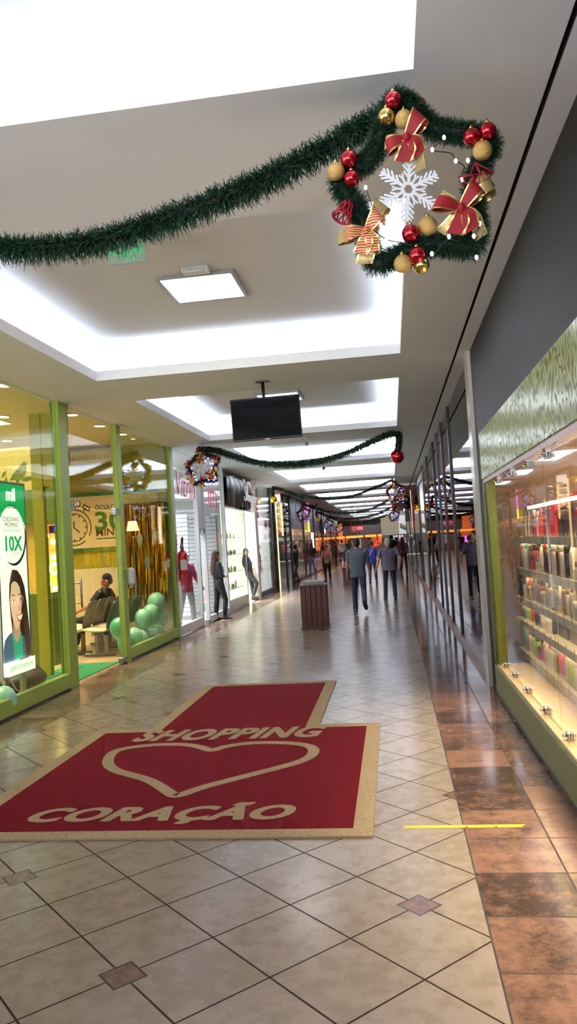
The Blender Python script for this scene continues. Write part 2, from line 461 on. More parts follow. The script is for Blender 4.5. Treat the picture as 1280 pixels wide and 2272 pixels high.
for k, (px, py) in enumerate(((118, 1202), (119, 1236), (122, 1305), (106, 1189))):
    p = onY(px, py, 11.64)
    b = thing('light_bulb', ['round glowing bulb at the top of the mirror niche', 'round glowing bulb in the middle of the mirror niche', 'lowest round glowing bulb beside the mirror niche', 'small glowing bulb over the mirror edge of the niche'][k], 'light bulb', p, 0, 'bulbs round the mirror niche')
    r = .045 if k < 3 else .02
    MB().ell((0, 0, 0), (r, r, r), seg=12).build('globe', m_bulb, b)
    MB().lathe([(.4*r, 0), (.45*r, .06), (.45*r, .07)], 10, 0, Matrix.Rotation(PI/2, 4, 'X') @ Matrix.Scale(-1, 4, (0, 0, 1))).build('socket', m_steel, b)
for k, (px, py) in enumerate(((120, 1262), (101, 1295))):
    p = onY(px, py, 11.62)
    o = MB().rings([[((.065+.02*math.cos(a))*math.cos(b), .02*math.sin(a), (.085+.02*math.cos(a))*math.sin(b)) for a in [2*PI*i/8 for i in range(8)]] for b in [2*PI*j/20 for j in range(21)]], cap=False).build('ring_lamp', m_bulb)
    o.location = p
    tag(o, ['oval glowing ring lamp between two bulbs', 'oval glowing ring lamp above the yellow box'][k], 'lamp', 'ring lamps in the niche')
p = onY(98, 1325, 11.5)
o = MB().box(p.x-.11, p.x+.11, 11.44, 11.5, 1.125, 1.4, bev=.01).build('display_box', mat('amber_box', (224, 160, 40), .35, emit=.25, var=.1)); tag(o, 'small amber box standing on the green cabinet', 'box')
# open sign of coloured light
p = onY(124, 1174, 11.55)
t = thing('led_sign', 'small rectangular sign outlined in red, blue and green light', 'sign', p)
mbs = [MB(), MB(), MB()]
for k, (a, b) in enumerate(((-.13, -.03), (-.03, .05), (.05, .13))):
    mbs[k].box(a, b, -.012, 0, .06, .075).box(a, b, -.012, 0, -.075, -.06)
mbs[0].box(-.13, -.12, -.012, 0, -.075, .075); mbs[2].box(.12, .13, -.012, 0, -.075, .075)
for k in range(3): mbs[1].box(-.02+k*.025, -.008+k*.025, -.012, 0, -.04, .04)
for k in range(2): mbs[2].box(.065+k*.028, .078+k*.028, -.012, 0, -.04, .04)
for q, nm, c in zip(mbs, ('red_tube', 'blue_tube', 'green_tube'), ((255, 90, 50), (60, 90, 255), (40, 230, 110))):
    q.build(nm, mat(nm+'_glow', c, .4, emit=3, var=0), t)
MB().box(-.13, .13, 0, .008, -.075, .075).build('backing', m_black, t)
# leafy wall graphic seen dimly behind
t = thing('wall_graphic', 'pale wall board with dark leaf and pill shapes above the niche', 'board', (-5.62, 11.62, 2.76))
MB().box(-.75, .4, 0, .03, 0, .7).build('board', mat('board_cream', (206, 190, 120), .6), t)
q = MB()
rr = random.Random(3)
for i in range(16):
    a = rr.uniform(.1, 1.5); L = rr.uniform(.15, .3); ox = -.35+rr.uniform(-.2, .2); oz = .05+rr.uniform(0, .2)
    ex, ez = math.cos(a), math.sin(a)
    q.add([(ox, -.006, oz), (ox+ex*L*.5-ez*.03, -.008, oz+ez*L*.5+ex*.03), (ox+ex*L, -.006, oz+ez*L), (ox+ex*L*.5+ez*.03, -.004, oz+ez*L*.5-ex*.03)], [(0, 1, 2, 3)])
q.build('leaf_print', mat('leaf_green', (112, 120, 40), .6), t)
q = MB()
for k in range(4): q.ell((.2, -.01, .08+k*.16), (.16, .012, .07), seg=14)
q.build('pill_print', m_dgreen, t)

# shop front: posts, rails and panes
def post(y0, y1, z1=CZ, x0=XL-.06, x1=XL+.03, m=m_lime, nm='frame', par=None):
    return MB().box(x0, x1, y0, y1, 0, z1, bev=.004).build(nm, m, par)
def rail(y0, y1, z0, z1, par, m=m_lime, x0=XL-.05, x1=XL+.03):
    return MB().box(x0, x1, y0, y1, z0, z1, bev=.004).build('rail', m, par)
def pane(y0, y1, z0, z1, par, m=g_clear, x=XL-.015, nm='glass'):
    return MB().box(x-.006, x+.006, y0, y1, z0, z1).build(nm, m, par)
w = thing('window_1', 'tall lime green framed shop window nearest on the left', 'shop window', (0, 0, 0), kind='structure')
post(9.17, 9.42, par=w); MB().box(XL-.085, XL-.06, 9.16, 9.2, 0, CZ).build('frame_return', m_limeD, w)
rail(4.0, 9.17, .02, .2, w); pane(4.0, 9.17, .2, CZ, w, g_tint)
MB().box(XL-.05, XL+.02, 4.0, 9.17, 0, .02).build('gap', m_black, w)
w = thing('window_2', 'lime green framed shop window in front of the gold tinsel', 'shop window', (0, 0, 0), kind='structure')
post(11.22, 11.4, par=w); post(14.06, 14.16, par=w)
rail(11.4, 14.06, .03, .2, w); pane(11.4, 12.62, .2, CZ, w, g_tint); pane(12.63, 14.06, .2, CZ, w, g_tint)
MB().box(XL-.05, XL+.02, 11.4, 14.16, 0, .03).build('gap', m_black, w)
d = thing('door_1', 'frameless glass shop door with steel bar handle before the seated man', 'door', (0, 0, 0), kind='structure')
pane(9.43, 11.2, .02, 2.28, d, glass('door_glass', (246, 246, 236), .035)); pane(9.43, 11.2, 2.3, CZ, d, glass('door_glass', (246, 246, 236), .035), nm='transom')
for yy in (9.55, ): 
    MB().tube([(XL+.06, yy, .98), (XL+.06, yy, 1.36)], .014, 10).tube([(XL-.07, yy, .98), (XL-.07, yy, 1.36)], .014, 10).cap((XL-.07, yy, 1.04), (XL+.06, yy, 1.04), .01, .01).cap((XL-.07, yy, 1.3), (XL+.06, yy, 1.3), .01, .01).build('handle', m_steel, d)
for (a, b, z0, z1) in ((11.06, 11.24, 2.24, 2.34), (9.43, 9.53, 2.24, 2.34), (11.04, 11.24, .02, .1)):
    MB().box(XL-.05, XL+.025, a, b, z0, z1, bev=.005).build('hinge', m_steel, d)
# hand sanitiser box on the post
t = thing('soap_dispenser', 'white rounded dispenser fixed to the green door post', 'dispenser', (XL+.03, 11.42, 1.28))
MB().box(0, .1, -.08, .1, -.13, .15, bev=.04).build('case', m_white, t)
MB().box(.02, .08, -.04, .06, -.17, -.13, bev=.01).build('nozzle', m_alu, t)
# number plate by the ceiling
p = onX(146, 899, XL+.02)
o = MB().box(XL-.01, XL+.004, p.y-.1, p.y+.1, p.z-.05, p.z+.05).build('number_plate', mat('plate_beige', (196, 180, 150), .5)); tag(o, 'small beige number plate at the top of the glass door', 'plate')
# light box poster ----------------------------------------------------------------
LBX = -4.3; LB0, LB1, LZ0, LZ1 = 7.95, 8.6, .37, 2.52
t = thing('lightbox_poster', 'tall lit poster of a smiling woman in glasses under a white oval', 'lightbox', (LBX, (LB0+LB1)/2, 0))
MB().box(-.09, -.02, -.34, .34, LZ0-.02, LZ1+.02).build('case', m_alu, t)
q = MB()
for a, b, c, d_ in ((-.345, -.32, LZ0-.03, LZ1+.03), (.32, .345, LZ0-.03, LZ1+.03), (-.32, .32, LZ1, LZ1+.03), (-.32, .32, LZ0-.03, LZ0)): q.box(-.03, .01, a, b, c, d_, bev=.003)
q.build('frame', m_alu, t)
for yy in (-.2, .2): MB().box(-.07, -.03, yy-.04, yy+.04, 0, LZ0-.02).build('leg', m_alu, t)
def em(n, c, e=.95): return mat('print_'+n, c, .4, emit=e, var=0, spec=.2)
pm = [em('white', (250, 252, 255), 1.3), em('green', (8, 172, 104), .9), em('navy', (28, 40, 66), .5), em('dark', (52, 60, 62), .5), em('skin', (238, 196, 176), .95), em('hair', (66, 42, 40), .6),
      em('denim', (92, 116, 160), .7), em('teal', (60, 180, 150), .8), em('lip', (190, 80, 84), .8), em('teeth', (250, 248, 246), 1.0), em('hairlight', (128, 88, 74), .7), em('rim', (240, 200, 196), .9), em('shade', (214, 160, 142), .85)]
PW, PH = .64, LZ1-LZ0
MP = frame((0, -PW/2, LZ1), (0, 1, 0), (0, 0, 1))   # u to the right, v (negative) down
q = MB(); zl = [.002]
def layer(pts, m):
    zl[0] += .0006
    q.poly([(u*PW, -v*PH) for u, v in pts], zl[0]-.0005, zl[0], m, MP)
def ellp(cu, cv, ru, rv, n=40): return [(cu+ru*math.cos(2*PI*i/n), cv+rv*math.sin(2*PI*i/n)) for i in range(n)]
layer([(0, 0), (0, 1), (1, 1), (1, 0)], 0); layer([(0, 0), (0, .215), (1, .215), (1, 0)], 1)
layer([(.04, .2), (.96, .2), (.96, .22), (.04, .22)], 0)
layer([(a+.04, b+.01) for a, b in ellp(.5, .275, .47, .15)], 2); layer(ellp(.495, .27, .475, .152), 0)
layer(ellp(.46, .3, .42, .12), 0)
def ptext(s, u, v, size, m, **k):
    zl[0] += .0006
    q.text(s, size, MP @ Matrix.Translation((u*PW, -v*PH, zl[0])), m, .0002, **k)
ptext('mil', .5, .085, .2, 0, off=.008, xs=.9); ptext('ótica', .52, .13, .1, 3, off=.0, xs=.9)
ptext('CREDIÁRIO', .48, .198, .072, 3, xs=1.05); ptext('PRÓPRIO', .48, .228, .072, 3, xs=1.05); ptext('CARTÃO DE CRÉDITO', .5, .254, .042, 1, xs=1.0)
ptext('10X', .49, .352, .225, 1, off=.008, xs=1.1); ptext('SEM JUROS', .6, .374, .03, 1)
# portrait: hair behind, jacket, neck, shirt, face, glasses, smile
layer([(.5, .455), (.62, .462), (.75, .5), (.84, .56), (.88, .63), (.93, .72), (.97, .83), (.97, .93), (.6, .95), (.45, .9), (.36, .82), (.3, .7), (.27, .6), (.3, .53), (.36, .485), (.42, .455)], 5)
layer([(.0, .93), (.0, .86), (.06, .815), (.2, .79), (.34, .78), (.6, .8), (.86, .83), (.98, .88), (1, .93)], 6)
layer([(.3, .79), (.36, .86), (.38, .93), (.68, .93), (.68, .82), (.62, .78)], 7)
layer([(.37, .72), (.36, .79), (.42, .825), (.5, .84), (.58, .82), (.62, .79), (.6, .72)], 12)
layer([(.3, .56), (.36, .53), (.46, .515), (.57, .525), (.66, .55), (.7, .6), (.695, .66), (.66, .71), (.6, .75), (.53, .772), (.46, .768), (.39, .735), (.33, .69), (.295, .63)], 4)
layer([(.3, .6), (.29, .55), (.34, .517), (.45, .502), (.58, .514), (.68, .552), (.735, .62), (.73, .72), (.75, .82), (.8, .93), (.98, .93), (.97, .8), (.9, .64), (.84, .55), (.72, .488), (.56, .462), (.4, .475), (.3, .525)][::-1], 5)
for k in range(6):
    u = .77+k*.03
    layer([(u, .66+.02*k), (u+.006, .66+.02*k), (u+.035, .93), (u+.022, .93)], 10)
layer([(.63, .6), (.7, .6), (.69, .66), (.655, .71), (.6, .75), (.64, .69)], 12)
for cu in (.4, .585):
    layer([(cu-.065, .598), (cu-.02, .589), (cu+.05, .596), (cu+.05, .592), (cu-.02, .583), (cu-.065, .594)][::-1], 5)
    layer([(cu-.04, .621), (cu-.015, .613), (cu+.015, .613), (cu+.04, .621), (cu+.015, .627), (cu-.015, .627)][::-1], 0); layer(ellp(cu, .62, .017, .0065, 14), 3)
    layer([(cu-.045, .62), (cu-.015, .611), (cu+.015, .611), (cu+.045, .62), (cu+.015, .614), (cu-.015, .614)][::-1], 5)
    for i in range(24):
        a0, a1 = 2*PI*i/24, 2*PI*(i+1)/24
        layer([(cu+.082*math.cos(a0), .623+.03*math.sin(a0)), (cu+.082*math.cos(a1), .623+.03*math.sin(a1)), (cu+.072*math.cos(a1), .623+.0262*math.sin(a1)), (cu+.072*math.cos(a0), .623+.0262*math.sin(a0))][::-1], 11)
layer([(.482, .619), (.503, .619), (.503, .615), (.482, .615)], 11)
layer([(.487, .64), (.468, .667), (.49, .672), (.52, .667), (.5, .64)], 12)
layer([(.385, .69), (.41, .712), (.45, .727), (.5, .732), (.55, .727), (.59, .712), (.62, .688), (.56, .693), (.5, .692), (.44, .694)], 8); layer([(.405, .694), (.43, .71), (.47, .72), (.5, .722), (.54, .719), (.575, .708), (.6, .692), (.55, .697), (.5, .696), (.45, .698)], 9)
layer([(0, .93), (0, 1), (1, 1), (1, .93)], 0)
ptext('@MILOTICAOFICIAL', .5, .972, .058, 1, xs=1.0)
q.build('poster_print', pm, t)
# power lead under the light box
o = MB().tube(smoothpath([(LBX-.05, 8.15, .36), (LBX+.02, 8.18, .2), (LBX+.08, 8.3, .1), (LBX+.1, 8.34, .05), (LBX+.04, 8.3, .03), (LBX-.1, 8.2, .012)]), .006, 6).build('power_cord', m_white); tag(o, 'thin white lead hanging below the lit poster', 'cord')
# bean bag
t = thing('beanbag', 'dark brown bean bag lying on the floor behind the lit poster', 'beanbag', (-4.78, 9.15, 0))
b = remesh(MB().ell((0, 0, .15), (.36, .42, .16), seg=24).ell((.05, .1, .22), (.22, .25, .12), seg=20).ell((-.1, -.2, .14), (.26, .26, .14), seg=20), 'body', mat('brown_leather', (58, 44, 42), .5, var=.2, bump=.2, bs=30), .025, 3, t)
# bags/balloons
m_bal = mat('mint_balloon', (172, 240, 216), .28, var=.04, vs=3, spec=.6, coat=.2)
m_bal2 = mat('green_balloon', (72, 186, 142), .3, var=.04, vs=3, spec=.6, coat=.2)
def balloon(p, r, label, grp, m, tilt=(0, 0), el=1.18):
    t = thing('balloon', label, 'balloon', p, 0, grp)
    t.rotation_euler = (tilt[0], tilt[1], 0)
    pr = []
    for i in range(15):
        a = -PI/2+PI*i/14
        rr = max(.004, r*math.cos(a)*(1-.13*(1-math.sin(a))/2*1.2)); pr.append((rr, r*el*math.sin(a)))
    MB().lathe(pr, 20).build('skin', m, t)
    MB().lathe([(.004, -r*el-.0), (.012, -r*el-.02), (.01, -r*el-.022), (.003, -r*el+.004)], 10).build('knot', m, t)
GL, GR = 'balloons under the lit poster', 'mint balloons behind the window with tinsel'
balloon(onX(8, 1558, -4.2)+V3((0, 0, -.0)), .15, 'pale mint balloon at the left edge in front of the darker one', GL, m_bal, (.3, .2))
balloon((-4.6, 8.0, .2), .15, 'darker green balloon behind the pale one under the poster', GL, m_bal2, (.5, 1.2), 1.1)
bl = [(280, 1442, -4.45, .165, 1), (297, 1418, -4.28, .175, 0), (312, 1436, -4.25, .15, 0), (322, 1389, -4.5, .17, 0), (337, 1386, -4.42, .18, 0), (353, 1368, -4.5, .19, 0), (342, 1412, -4.24, .15, 0), (362, 1398, -4.3, .155, 0), (375, 1398, -4.5, .15, 1), (270, 1405, -4.55, .18, 1), (333, 1408, -4.4, .15, 0)]
wd = ['mint balloon at the foot of the green door post', 'large pale balloon at the lower left of the pile behind glass', 'low pale balloon at the front middle of the pile', 'mint balloon at the upper left of the pile', 'tall mint balloon in the middle of the pile',
      'highest mint balloon on top of the pile', 'small balloon at the front below the middle one', 'front right balloon with a pale shine in the pile', 'rightmost low balloon of the pile', 'dark green balloon beside the bench behind the door post', 'small balloon half hidden inside the pile']
bp = []
for (px, py, X, r, k) in bl:
    p = onX(px, py, -4.31); p.y = min(p.y, 13.7); p.z = max(p.z, r*.8); bp.append([p, r*.93, k])
for it in range(200):
    for i in range(len(bp)):
        for j in range(i):
            d_ = bp[i][0]-bp[j][0]; d_.x = 0; L_ = d_.length; need = (bp[i][1]+bp[j][1])*1.14
            if L_ < need:
                d_ = d_/max(L_, 1e-4)*(need-L_)*.25; bp[i][0] += d_; bp[j][0] -= d_
    for q_ in bp: q_[0].y = max(11.6, min(13.75, q_[0].y)); q_[0].z = max(q_[1]*1.16+.03, q_[0].z)
for (p, r, k), s in zip(bp, wd):
    p.z = max(p.z, r*1.18+.025)
    balloon(p, r, s, GR, m_bal2 if k else m_bal, (rnd.uniform(-.3, .3), 0), 1.12)
# green door mat
t = thing('door_mat', 'green door mat inside the glass door', 'mat', (-4.62, 10.35, 0))
MB().box(-.36, .4, -.82, .92, .001, .014, bev=.004).build('pile', mat('green_mat', (18, 134, 84), .9, bump=.6, bs=300), t)
q = MB().text('mil ótica', .3, frame((-.02, .05, .0146), (0, 1, 0), (-1, 0, 0)), 0, .0004, off=.006); q.build('lettering', mat('mat_print', (38, 60, 50), .9), t)
MB().box(-.3, -.2, -.7, -.3, .0142, .0152).build('stripe', mat('mat_cream', (220, 210, 170), .9), t)
# poster on the wall -------------------------------------------------------------
PY = 13.985
a = onY(140, 1090, PY); b = onY(300, 1215, PY)
t = thing('wall_poster', 'cream wall poster with a stopwatch and the words thirty minutes', 'poster', (-5.3, PY, 2.285))
MB().box(-.98, .98, -.012, 0, -.56, .56).build('green_border', mat('poster_green', (44, 122, 52), .5), t)
MB().box(-.98, .98, -.016, -.012, -.49, .49).build('sheet', mat('poster_cream', (224, 200, 152), .6, var=.02), t)
MPo = frame((0, -.0165, 0), (1, 0, 0), (0, 0, 1))
def wp(px, py):
    p = onY(px, py, PY); return (p.x+5.3, p.z-2.285)
q = MB()
q.text('ÓCULOS PRONTOS EM', .115, MPo @ Matrix.Translation((wp(211, 1131)[0], wp(211, 1131)[1], 0)), 0, .0006, off=.001, align='LEFT')
q.text('MINUTOS', .2, MPo @ Matrix.Translation((wp(213, 1190)[0], wp(213, 1190)[1], 0)), 0, .0006, off=.003, align='LEFT', xs=1.05)
q.text('30', .48, MPo @ Matrix.Translation((wp(212, 1176)[0]-.02, wp(212, 1176)[1], 0)), 1, .0006, off=.012, align='LEFT', xs=1.25)
x0, z0 = wp(214, 1193); q.box(x0, x0+.95, -.018, -.0165, z0-.035, z0-.012, 1); q.box(x0, x0+.95, -.018, -.0165, z0-.07, z0-.055, 2)
q.build('lettering', [mat('ink_brown', (48, 30, 12), .6), mat('ink_green', (40, 120, 56), .6), mat('ink_white', (236, 230, 214), .6)], t)
cx0, cz0 = wp(165, 1171)
q = MB()
def arc(r0, r1, a0, a1, n=40):
    for i in range(n):
        t0 = math.radians(a0+(a1-a0)*i/n); t1 = math.radians(a0+(a1-a0)*(i+1)/n)
        q.add([(cx0+r*math.cos(t_), -.0172, cz0+r*math.sin(t_)) for r, t_ in ((r0, t0), (r1, t0), (r1, t1), (r0, t1))], [(0, 1, 2, 3)])
arc(.255, .272, -130, 100); arc(.255, .272, 108, 125)
arc(.33, .35, -30, 215); arc(.33, .35, -125, -50)
for k in range(12):
    a_ = math.radians(30*k); c_, s_ = math.cos(a_), math.sin(a_)
    if k % 1 == 0:
        for (r0, r1, w_) in ((.215, .255, .01),):
            q.add([(cx0+r*c_-u*s_, -.0172, cz0+r*s_+u*c_) for r, u in ((r0, -w_), (r1, -w_), (r1, w_), (r0, w_))], [(0, 1, 2, 3)])
def seg(x0, z0, x1, z1, w_=.011):
    d_ = V3((x1-x0, 0, z1-z0)); n_ = V3((-d_.z, 0, d_.x)).normalized()*w_
    q.add([(cx0+x0-n_.x, -.0174, cz0+z0-n_.z), (cx0+x1-n_.x, -.0174, cz0+z1-n_.z), (cx0+x1+n_.x, -.0174, cz0+z1+n_.z), (cx0+x0+n_.x, -.0174, cz0+z0+n_.z)], [(0, 1, 2, 3)])
seg(0, 0, 0, .12); seg(0, 0, .11, -.1)
for x in (-.045, .045): seg(x, .35, x, .4)
seg(-.13, .4, .13, .4); seg(-.13, .5, .13, .5); seg(-.14, .4, -.14, .5); seg(.14, .4, .14, .5)
for x in (-.07, -.02, .03, .08): seg(x, .41, x, .49)
seg(.2, .3, .26, .36); seg(.19, .37, .31, .3); seg(.22, .43, .34, .36); seg(.19, .37, .22, .43); seg(.31, .3, .34, .36)
q.build('stopwatch_print', mat('ink_brown', (48, 30, 12), .6), t)
# air conditioner
p = onY(188, 990, 13.7)
t = thing('air_conditioner', 'long white air conditioner high on the poster wall', 'air conditioner', (-5.55, 13.8, 3.5))
MB().box(-.48, .48, -.14, .16, -.1, .13, bev=.03).build('body', m_white, t)
q = MB()
for k in range(16): q.box(-.44+k*.056, -.43+k*.056, -.144, -.14, -.07, .02)
q.build('grille', mat('grille_grey', (96, 96, 94), .6), t)
# downlights
dl = [(-4.36, 8.37), (-5.36, 10.2), (-6.4, 12.3), (-4.46, 10.5), (-4.47, 11.6), (-4.47, 12.6), (-4.47, 13.2), (-6.3, 9.2), (-7.2, 11.0)]
dn = ['round downlight at the upper left edge above the lit poster', 'round downlight above the olive column', 'third round downlight down, left of the olive column', 'largest round downlight above the glass door', 'round downlight above the door, second along', 'round downlight third along above the door', 'smallest round downlight at the end above the door', 'round downlight deep in the green shop', 'round downlight farthest back in the green shop']
m_dl = mat('downlight_glow', (255, 240, 214), .4, emit=10, var=0)
def downlight(x, y, z, r, label, grp):
    t = thing('downlight', label, 'ceiling light', (x, y, z), 0, grp)
    MB().lathe([(r, 0), (r, -.015), (r*.85, -.018), (r*.85, -.004), (r*.84, 0)], 20).build('ring', m_white, t)
    MB().lathe([(r*.84, -.006), (.001, -.006)], 20, cap=False).build('diffuser', m_dl, t)
for (x, y), s in zip(dl, dn): downlight(x, y, SH, .11 if s.split()[0] != 'smallest' else .06, s, 'downlights in the green shop')
area((-6.0, 11.8, SH-.05), (0, 0, 0), 3.0, 3.0, 215, (1, .88, .66))
area((-5.6, 8.3, SH-.05), (0, 0, 0), 2.0, 3.0, 120, (1, .9, .68))
# benches
m_seat = mat('grey_plastic_seat', (112, 106, 94), .45, var=.04)
m_seatG = mat('dark_green_plastic', (62, 78, 62), .45, var=.04)
m_leg = mat('bench_steel', (142, 138, 122), .4, .5)
m_pad = mat('beige_seat_top', (214, 194, 158), .5)
def bench(label, x, y0, n, mback, step=.5):
    # a row of seats running along y, sitters face -x
    t = thing('waiting_bench', label, 'bench', (x, y0, 0))
    L = n*step
    MB().box(-.02, .04, .0, L, .36, .42).build('beam', m_leg, t)
    for yy in (.25, L-.25):
        MB().box(-.25, .28, yy-.03, yy+.03, 0, .05, bev=.01).build('foot', m_leg, t)
        MB().box(-.06, 0, yy-.025, yy+.025, .05, .38).box(.1, .16, yy-.025, yy+.025, .05, .38).box(-.06, .16, yy-.025, yy+.025, .34, .38).build('leg', m_leg, t)
    for k in range(n):
        yc = (k+.5)*step; w_ = step*.46
        q = MB(); rs = []
        for s_, zz in ((-.27, .435), (-.2, .46), (0, .43), (.17, .43), (.22, .45)):
            rs.append([(s_, yc-w_, zz), (s_, yc+w_, zz), (s_, yc+w_, zz-.02), (s_, yc-w_, zz-.02)])
        q.rings(rs, 0, False); sobj = q.build('seat', m_pad, t)
        q = MB(); rs = []
        for zz, xx, w2 in ((.44, .2, .7), (.5, .22, .95), (.62, .25, 1), (.78, .31, .96), (.87, .35, .85), (.89, .355, .7)):
            rs.append([(xx, yc-w_*w2, zz), (xx-.03*0, yc-w_*w2*.5, zz), (xx, yc+w_*w2*.5, zz), (xx, yc+w_*w2, zz), (xx+.022, yc+w_*w2, zz), (xx+.022, yc-w_*w2, zz)])
        q.rings(rs, 0, False); q.build('backrest', mback, t)
bench('grey waiting bench with the seated man on its far seat', -5.4, 12.18, 4, m_seat, .43)
bench('dark green backed waiting bench beside the door post', -4.86, 11.85, 3, m_seatG)
# gold tinsel curtain, stuff
q = MB(); rr = random.Random(5)
for i in range(330):
    x = rr.uniform(-5.0, -4.17); z = 2.55; L = rr.uniform(1.5, 1.95) if x > -4.95 else 1.4; y = 13.9-rr.uniform(0, .1); w_ = rr.uniform(.004, .009)
    n = 6; tw = rr.uniform(0, PI); vs = []
    for k in range(n+1):
        a_ = tw+k*rr.uniform(.2, .5); xx = x+rr.uniform(-.006, .006); zz = z-L*k/n
        vs += [(xx-w_*math.cos(a_), y-w_*math.sin(a_), zz), (xx+w_*math.cos(a_), y+w_*math.sin(a_), zz)]
    q.add(vs, [(2*k, 2*k+1, 2*k+3, 2*k+2) for k in range(n)], 0)
o = q.build('tinsel_curtain', mat('gold_foil', (214, 158, 40), .22, 1.0, var=.25, vs=30)); tag(o, 'gold tinsel fringe curtain on the wall behind the balloons', 'curtain', None, 'stuff')
q = MB().tube([(-5.02, 13.92, 2.56), (-4.6, 13.9, 2.53), (-4.15, 13.92, 2.56)], .03, 8)
o = q.build('tinsel_rope', mat('gold_brown_tinsel', (120, 86, 20), .5, .6, var=.4, vs=60, bump=.8, bs=80)); tag(o, 'dark gold rope along the top of the tinsel curtain', 'garland')
# printed glasses shaped card on the tinsel and the amber lamp corner
for k, (px, py, w_, h_) in enumerate(((310, 1198, .07, .2), (347, 1190, .07, .17), (327, 1250, .07, .22), (373, 1250, .045, .16))):
    p = onY(px, py, 13.78)
    o = MB().poly([(w_*math.cos(2*PI*i/18)*(.8+.2*math.sin(2*PI*i/18)), h_*.6*math.sin(2*PI*i/18)) for i in range(18)], -.004, .004, 0, frame(p, (1, 0, 0), (0, 0, 1))).build('hanging_photo_card', mat('photo_card_%d' % k, ((150, 150, 128), (170, 150, 120), (120, 132, 122), (150, 146, 128))[k], .3, var=.6, vs=18))
    tag(o, ['long oval picture card hanging at the left edge of the tinsel', 'oval picture card in the middle of the tinsel', 'lowest oval picture card before the tinsel', 'small oval picture card at the right edge of the tinsel'][k], 'picture', 'picture cards on the tinsel')
t = thing('table_lamp', 'warm shaded lamp behind the door post beside the tinsel', 'lamp', (-4.62, 13.35, 0))
MB().lathe([(.12, 0), (.12, .02), (.02, .04), (.015, 1.9), (.015, 1.95)], 14).build('stand', m_steel, t)
MB().lathe([(.11, 2.05), (.075, 2.22)], 16, cap=False).build('shade', mat('lamp_shade', (255, 226, 160), .6, emit=2.5, var=0), t)
t = thing('tube_lamp', 'slanting white tube lamp behind the door post', 'lamp', (-5.0, 13.96, 2.3))
MB().tube([(-.06, 0, .22), (.1, 0, -.2)], .02, 8).build('tube', mat('tube_glow', (255, 250, 236), .4, emit=7, var=0), t)
MB().cap((-.065, 0, .235), (-.06, 0, .22), .022, .022).cap((.1, 0, -.2), (.105, 0, -.215), .022, .022).build('end_cap', m_white, t)
# ------------------------------------------------------------------ left side: the white shop with pink script
m_frameW = mat('white_aluminium', (222, 222, 226), .35, .1, var=.02)
m_pink = mat('pink_script', (214, 84, 134), .5, var=.05)
mb = MB().box(-8.9, XL-.1, 14.16, 14.22, 0, SH)
struct('wall_partition', mb, m_wwhite, 'white side wall of the shop with pink script', 'wall')
mb = MB().box(-7.0, -6.9, 14.22, 18.7, 0, SH).box(-7, XL-.1, 18.66, 18.72, 0, SH)
struct('wall_left', mb, m_wwhite, 'white back wall of the shop with pink script', 'wall')
mb = MB().box(-8.9, XL-.1, 14.16, YE, SH, SH+.05)
struct('ceiling', mb, m_white, 'white ceiling over the shops farther along the left', 'ceiling')
w = thing('window_3', 'white framed shop window with pink script lettering', 'shop window', (0, 0, 0), kind='structure')
post(14.17, 14.3, par=w, m=m_frameW, x1=XL+.02); post(15.98, 16.06, par=w, m=m_frameW); rail(14.3, 15.98, .02, .2, w, m_frameW); pane(14.3, 15.98, .2, CZ, w, g_clear)
post(16.56, 16.62, par=w, m=m_frameW); rail(16.62, 18.62, .02, .16, w, m_frameW); pane(16.62, 18.62, .16, CZ, w, g_clear); post(18.62, 18.72, par=w, m=m_frameW)
d = thing('door_2', 'narrow white glass door between the two pink scripts', 'door', (0, 0, 0), kind='structure')
MB().box(XL-.03, XL-.01, 16.06, 16.56, 2.05, CZ).build('header_panel', m_frameW, d)
pane(16.07, 16.55, .02, 2.03, d, g_clear, XL-.05)
for (a_, b_, z0, z1) in ((16.08, 16.18, 1.98, 2.1), (16.46, 16.56, 1.98, 2.1), (16.06, 16.14, .0, .09), (16.5, 16.58, .0, .09)): MB().box(XL-.07, XL+.02, a_, b_, z0, z1, bev=.004).build('hinge', m_steel, d)
q = MB().text('Vitrin', .72, frame((XL+.003, 15.15, 2.72), (0, 1, 0), (0, 0, 1)), 0, .002, shear=.3, off=-.004, xs=.95)
tag(q.build('window_script', m_pink), 'pink script lettering on the window before the star wreath', 'lettering')
q = MB().text('itty', .72, frame((XL+.003, 17.55, 2.66), (0, 1, 0), (0, 0, 1)), 0, .002, shear=.3, off=-.004, xs=1.1)
tag(q.build('window_script', m_pink), 'pink script lettering on the pane right of the narrow door', 'lettering')
m_slat = mat('slat_wall_white', (204, 208, 212), .5, var=.02)
def slatwall(x0, y0, x1, y1, label):
    t = thing('slat_wall', label, 'display wall', (x0, y0, 0))
    d_ = V3((x1-x0, y1-y0, 0)); L = d_.length; M = Matrix.Rotation(math.atan2(d_.y, d_.x), 4, 'Z')
    q = MB(); q.box(0, L, .02, .05, .1, 2.5, 0, M); q2 = MB()
    for k in range(24): q.box(0, L, 0, .02, .1+k*.1, .188+k*.1, 0, M); q2.box(0, L, .012, .02, .188+k*.1, .2+k*.1, 0, M)
    q.build('panel', m_slat, t); q2.build('groove', m_wgrey, t)
slatwall(-5.55, 17.6, -4.75, 17.6, 'white slatted display wall behind the left pink script')
slatwall(-5.35, 18.6, -4.3, 18.6, 'white slatted display wall behind the woman with long hair')
area((-5.6, 16.4, SH-.05), (0, 0, 0), 2.2, 3.0, 430, (.93, .97, 1))
downlight(-4.55, 15.6, SH, .12, 'round downlight inside the shop with pink script', 'downlights in the other shops')
downlight(-4.55, 14.75, SH, .07, 'small round downlight at the corner above the extinguisher', 'downlights in the other shops')
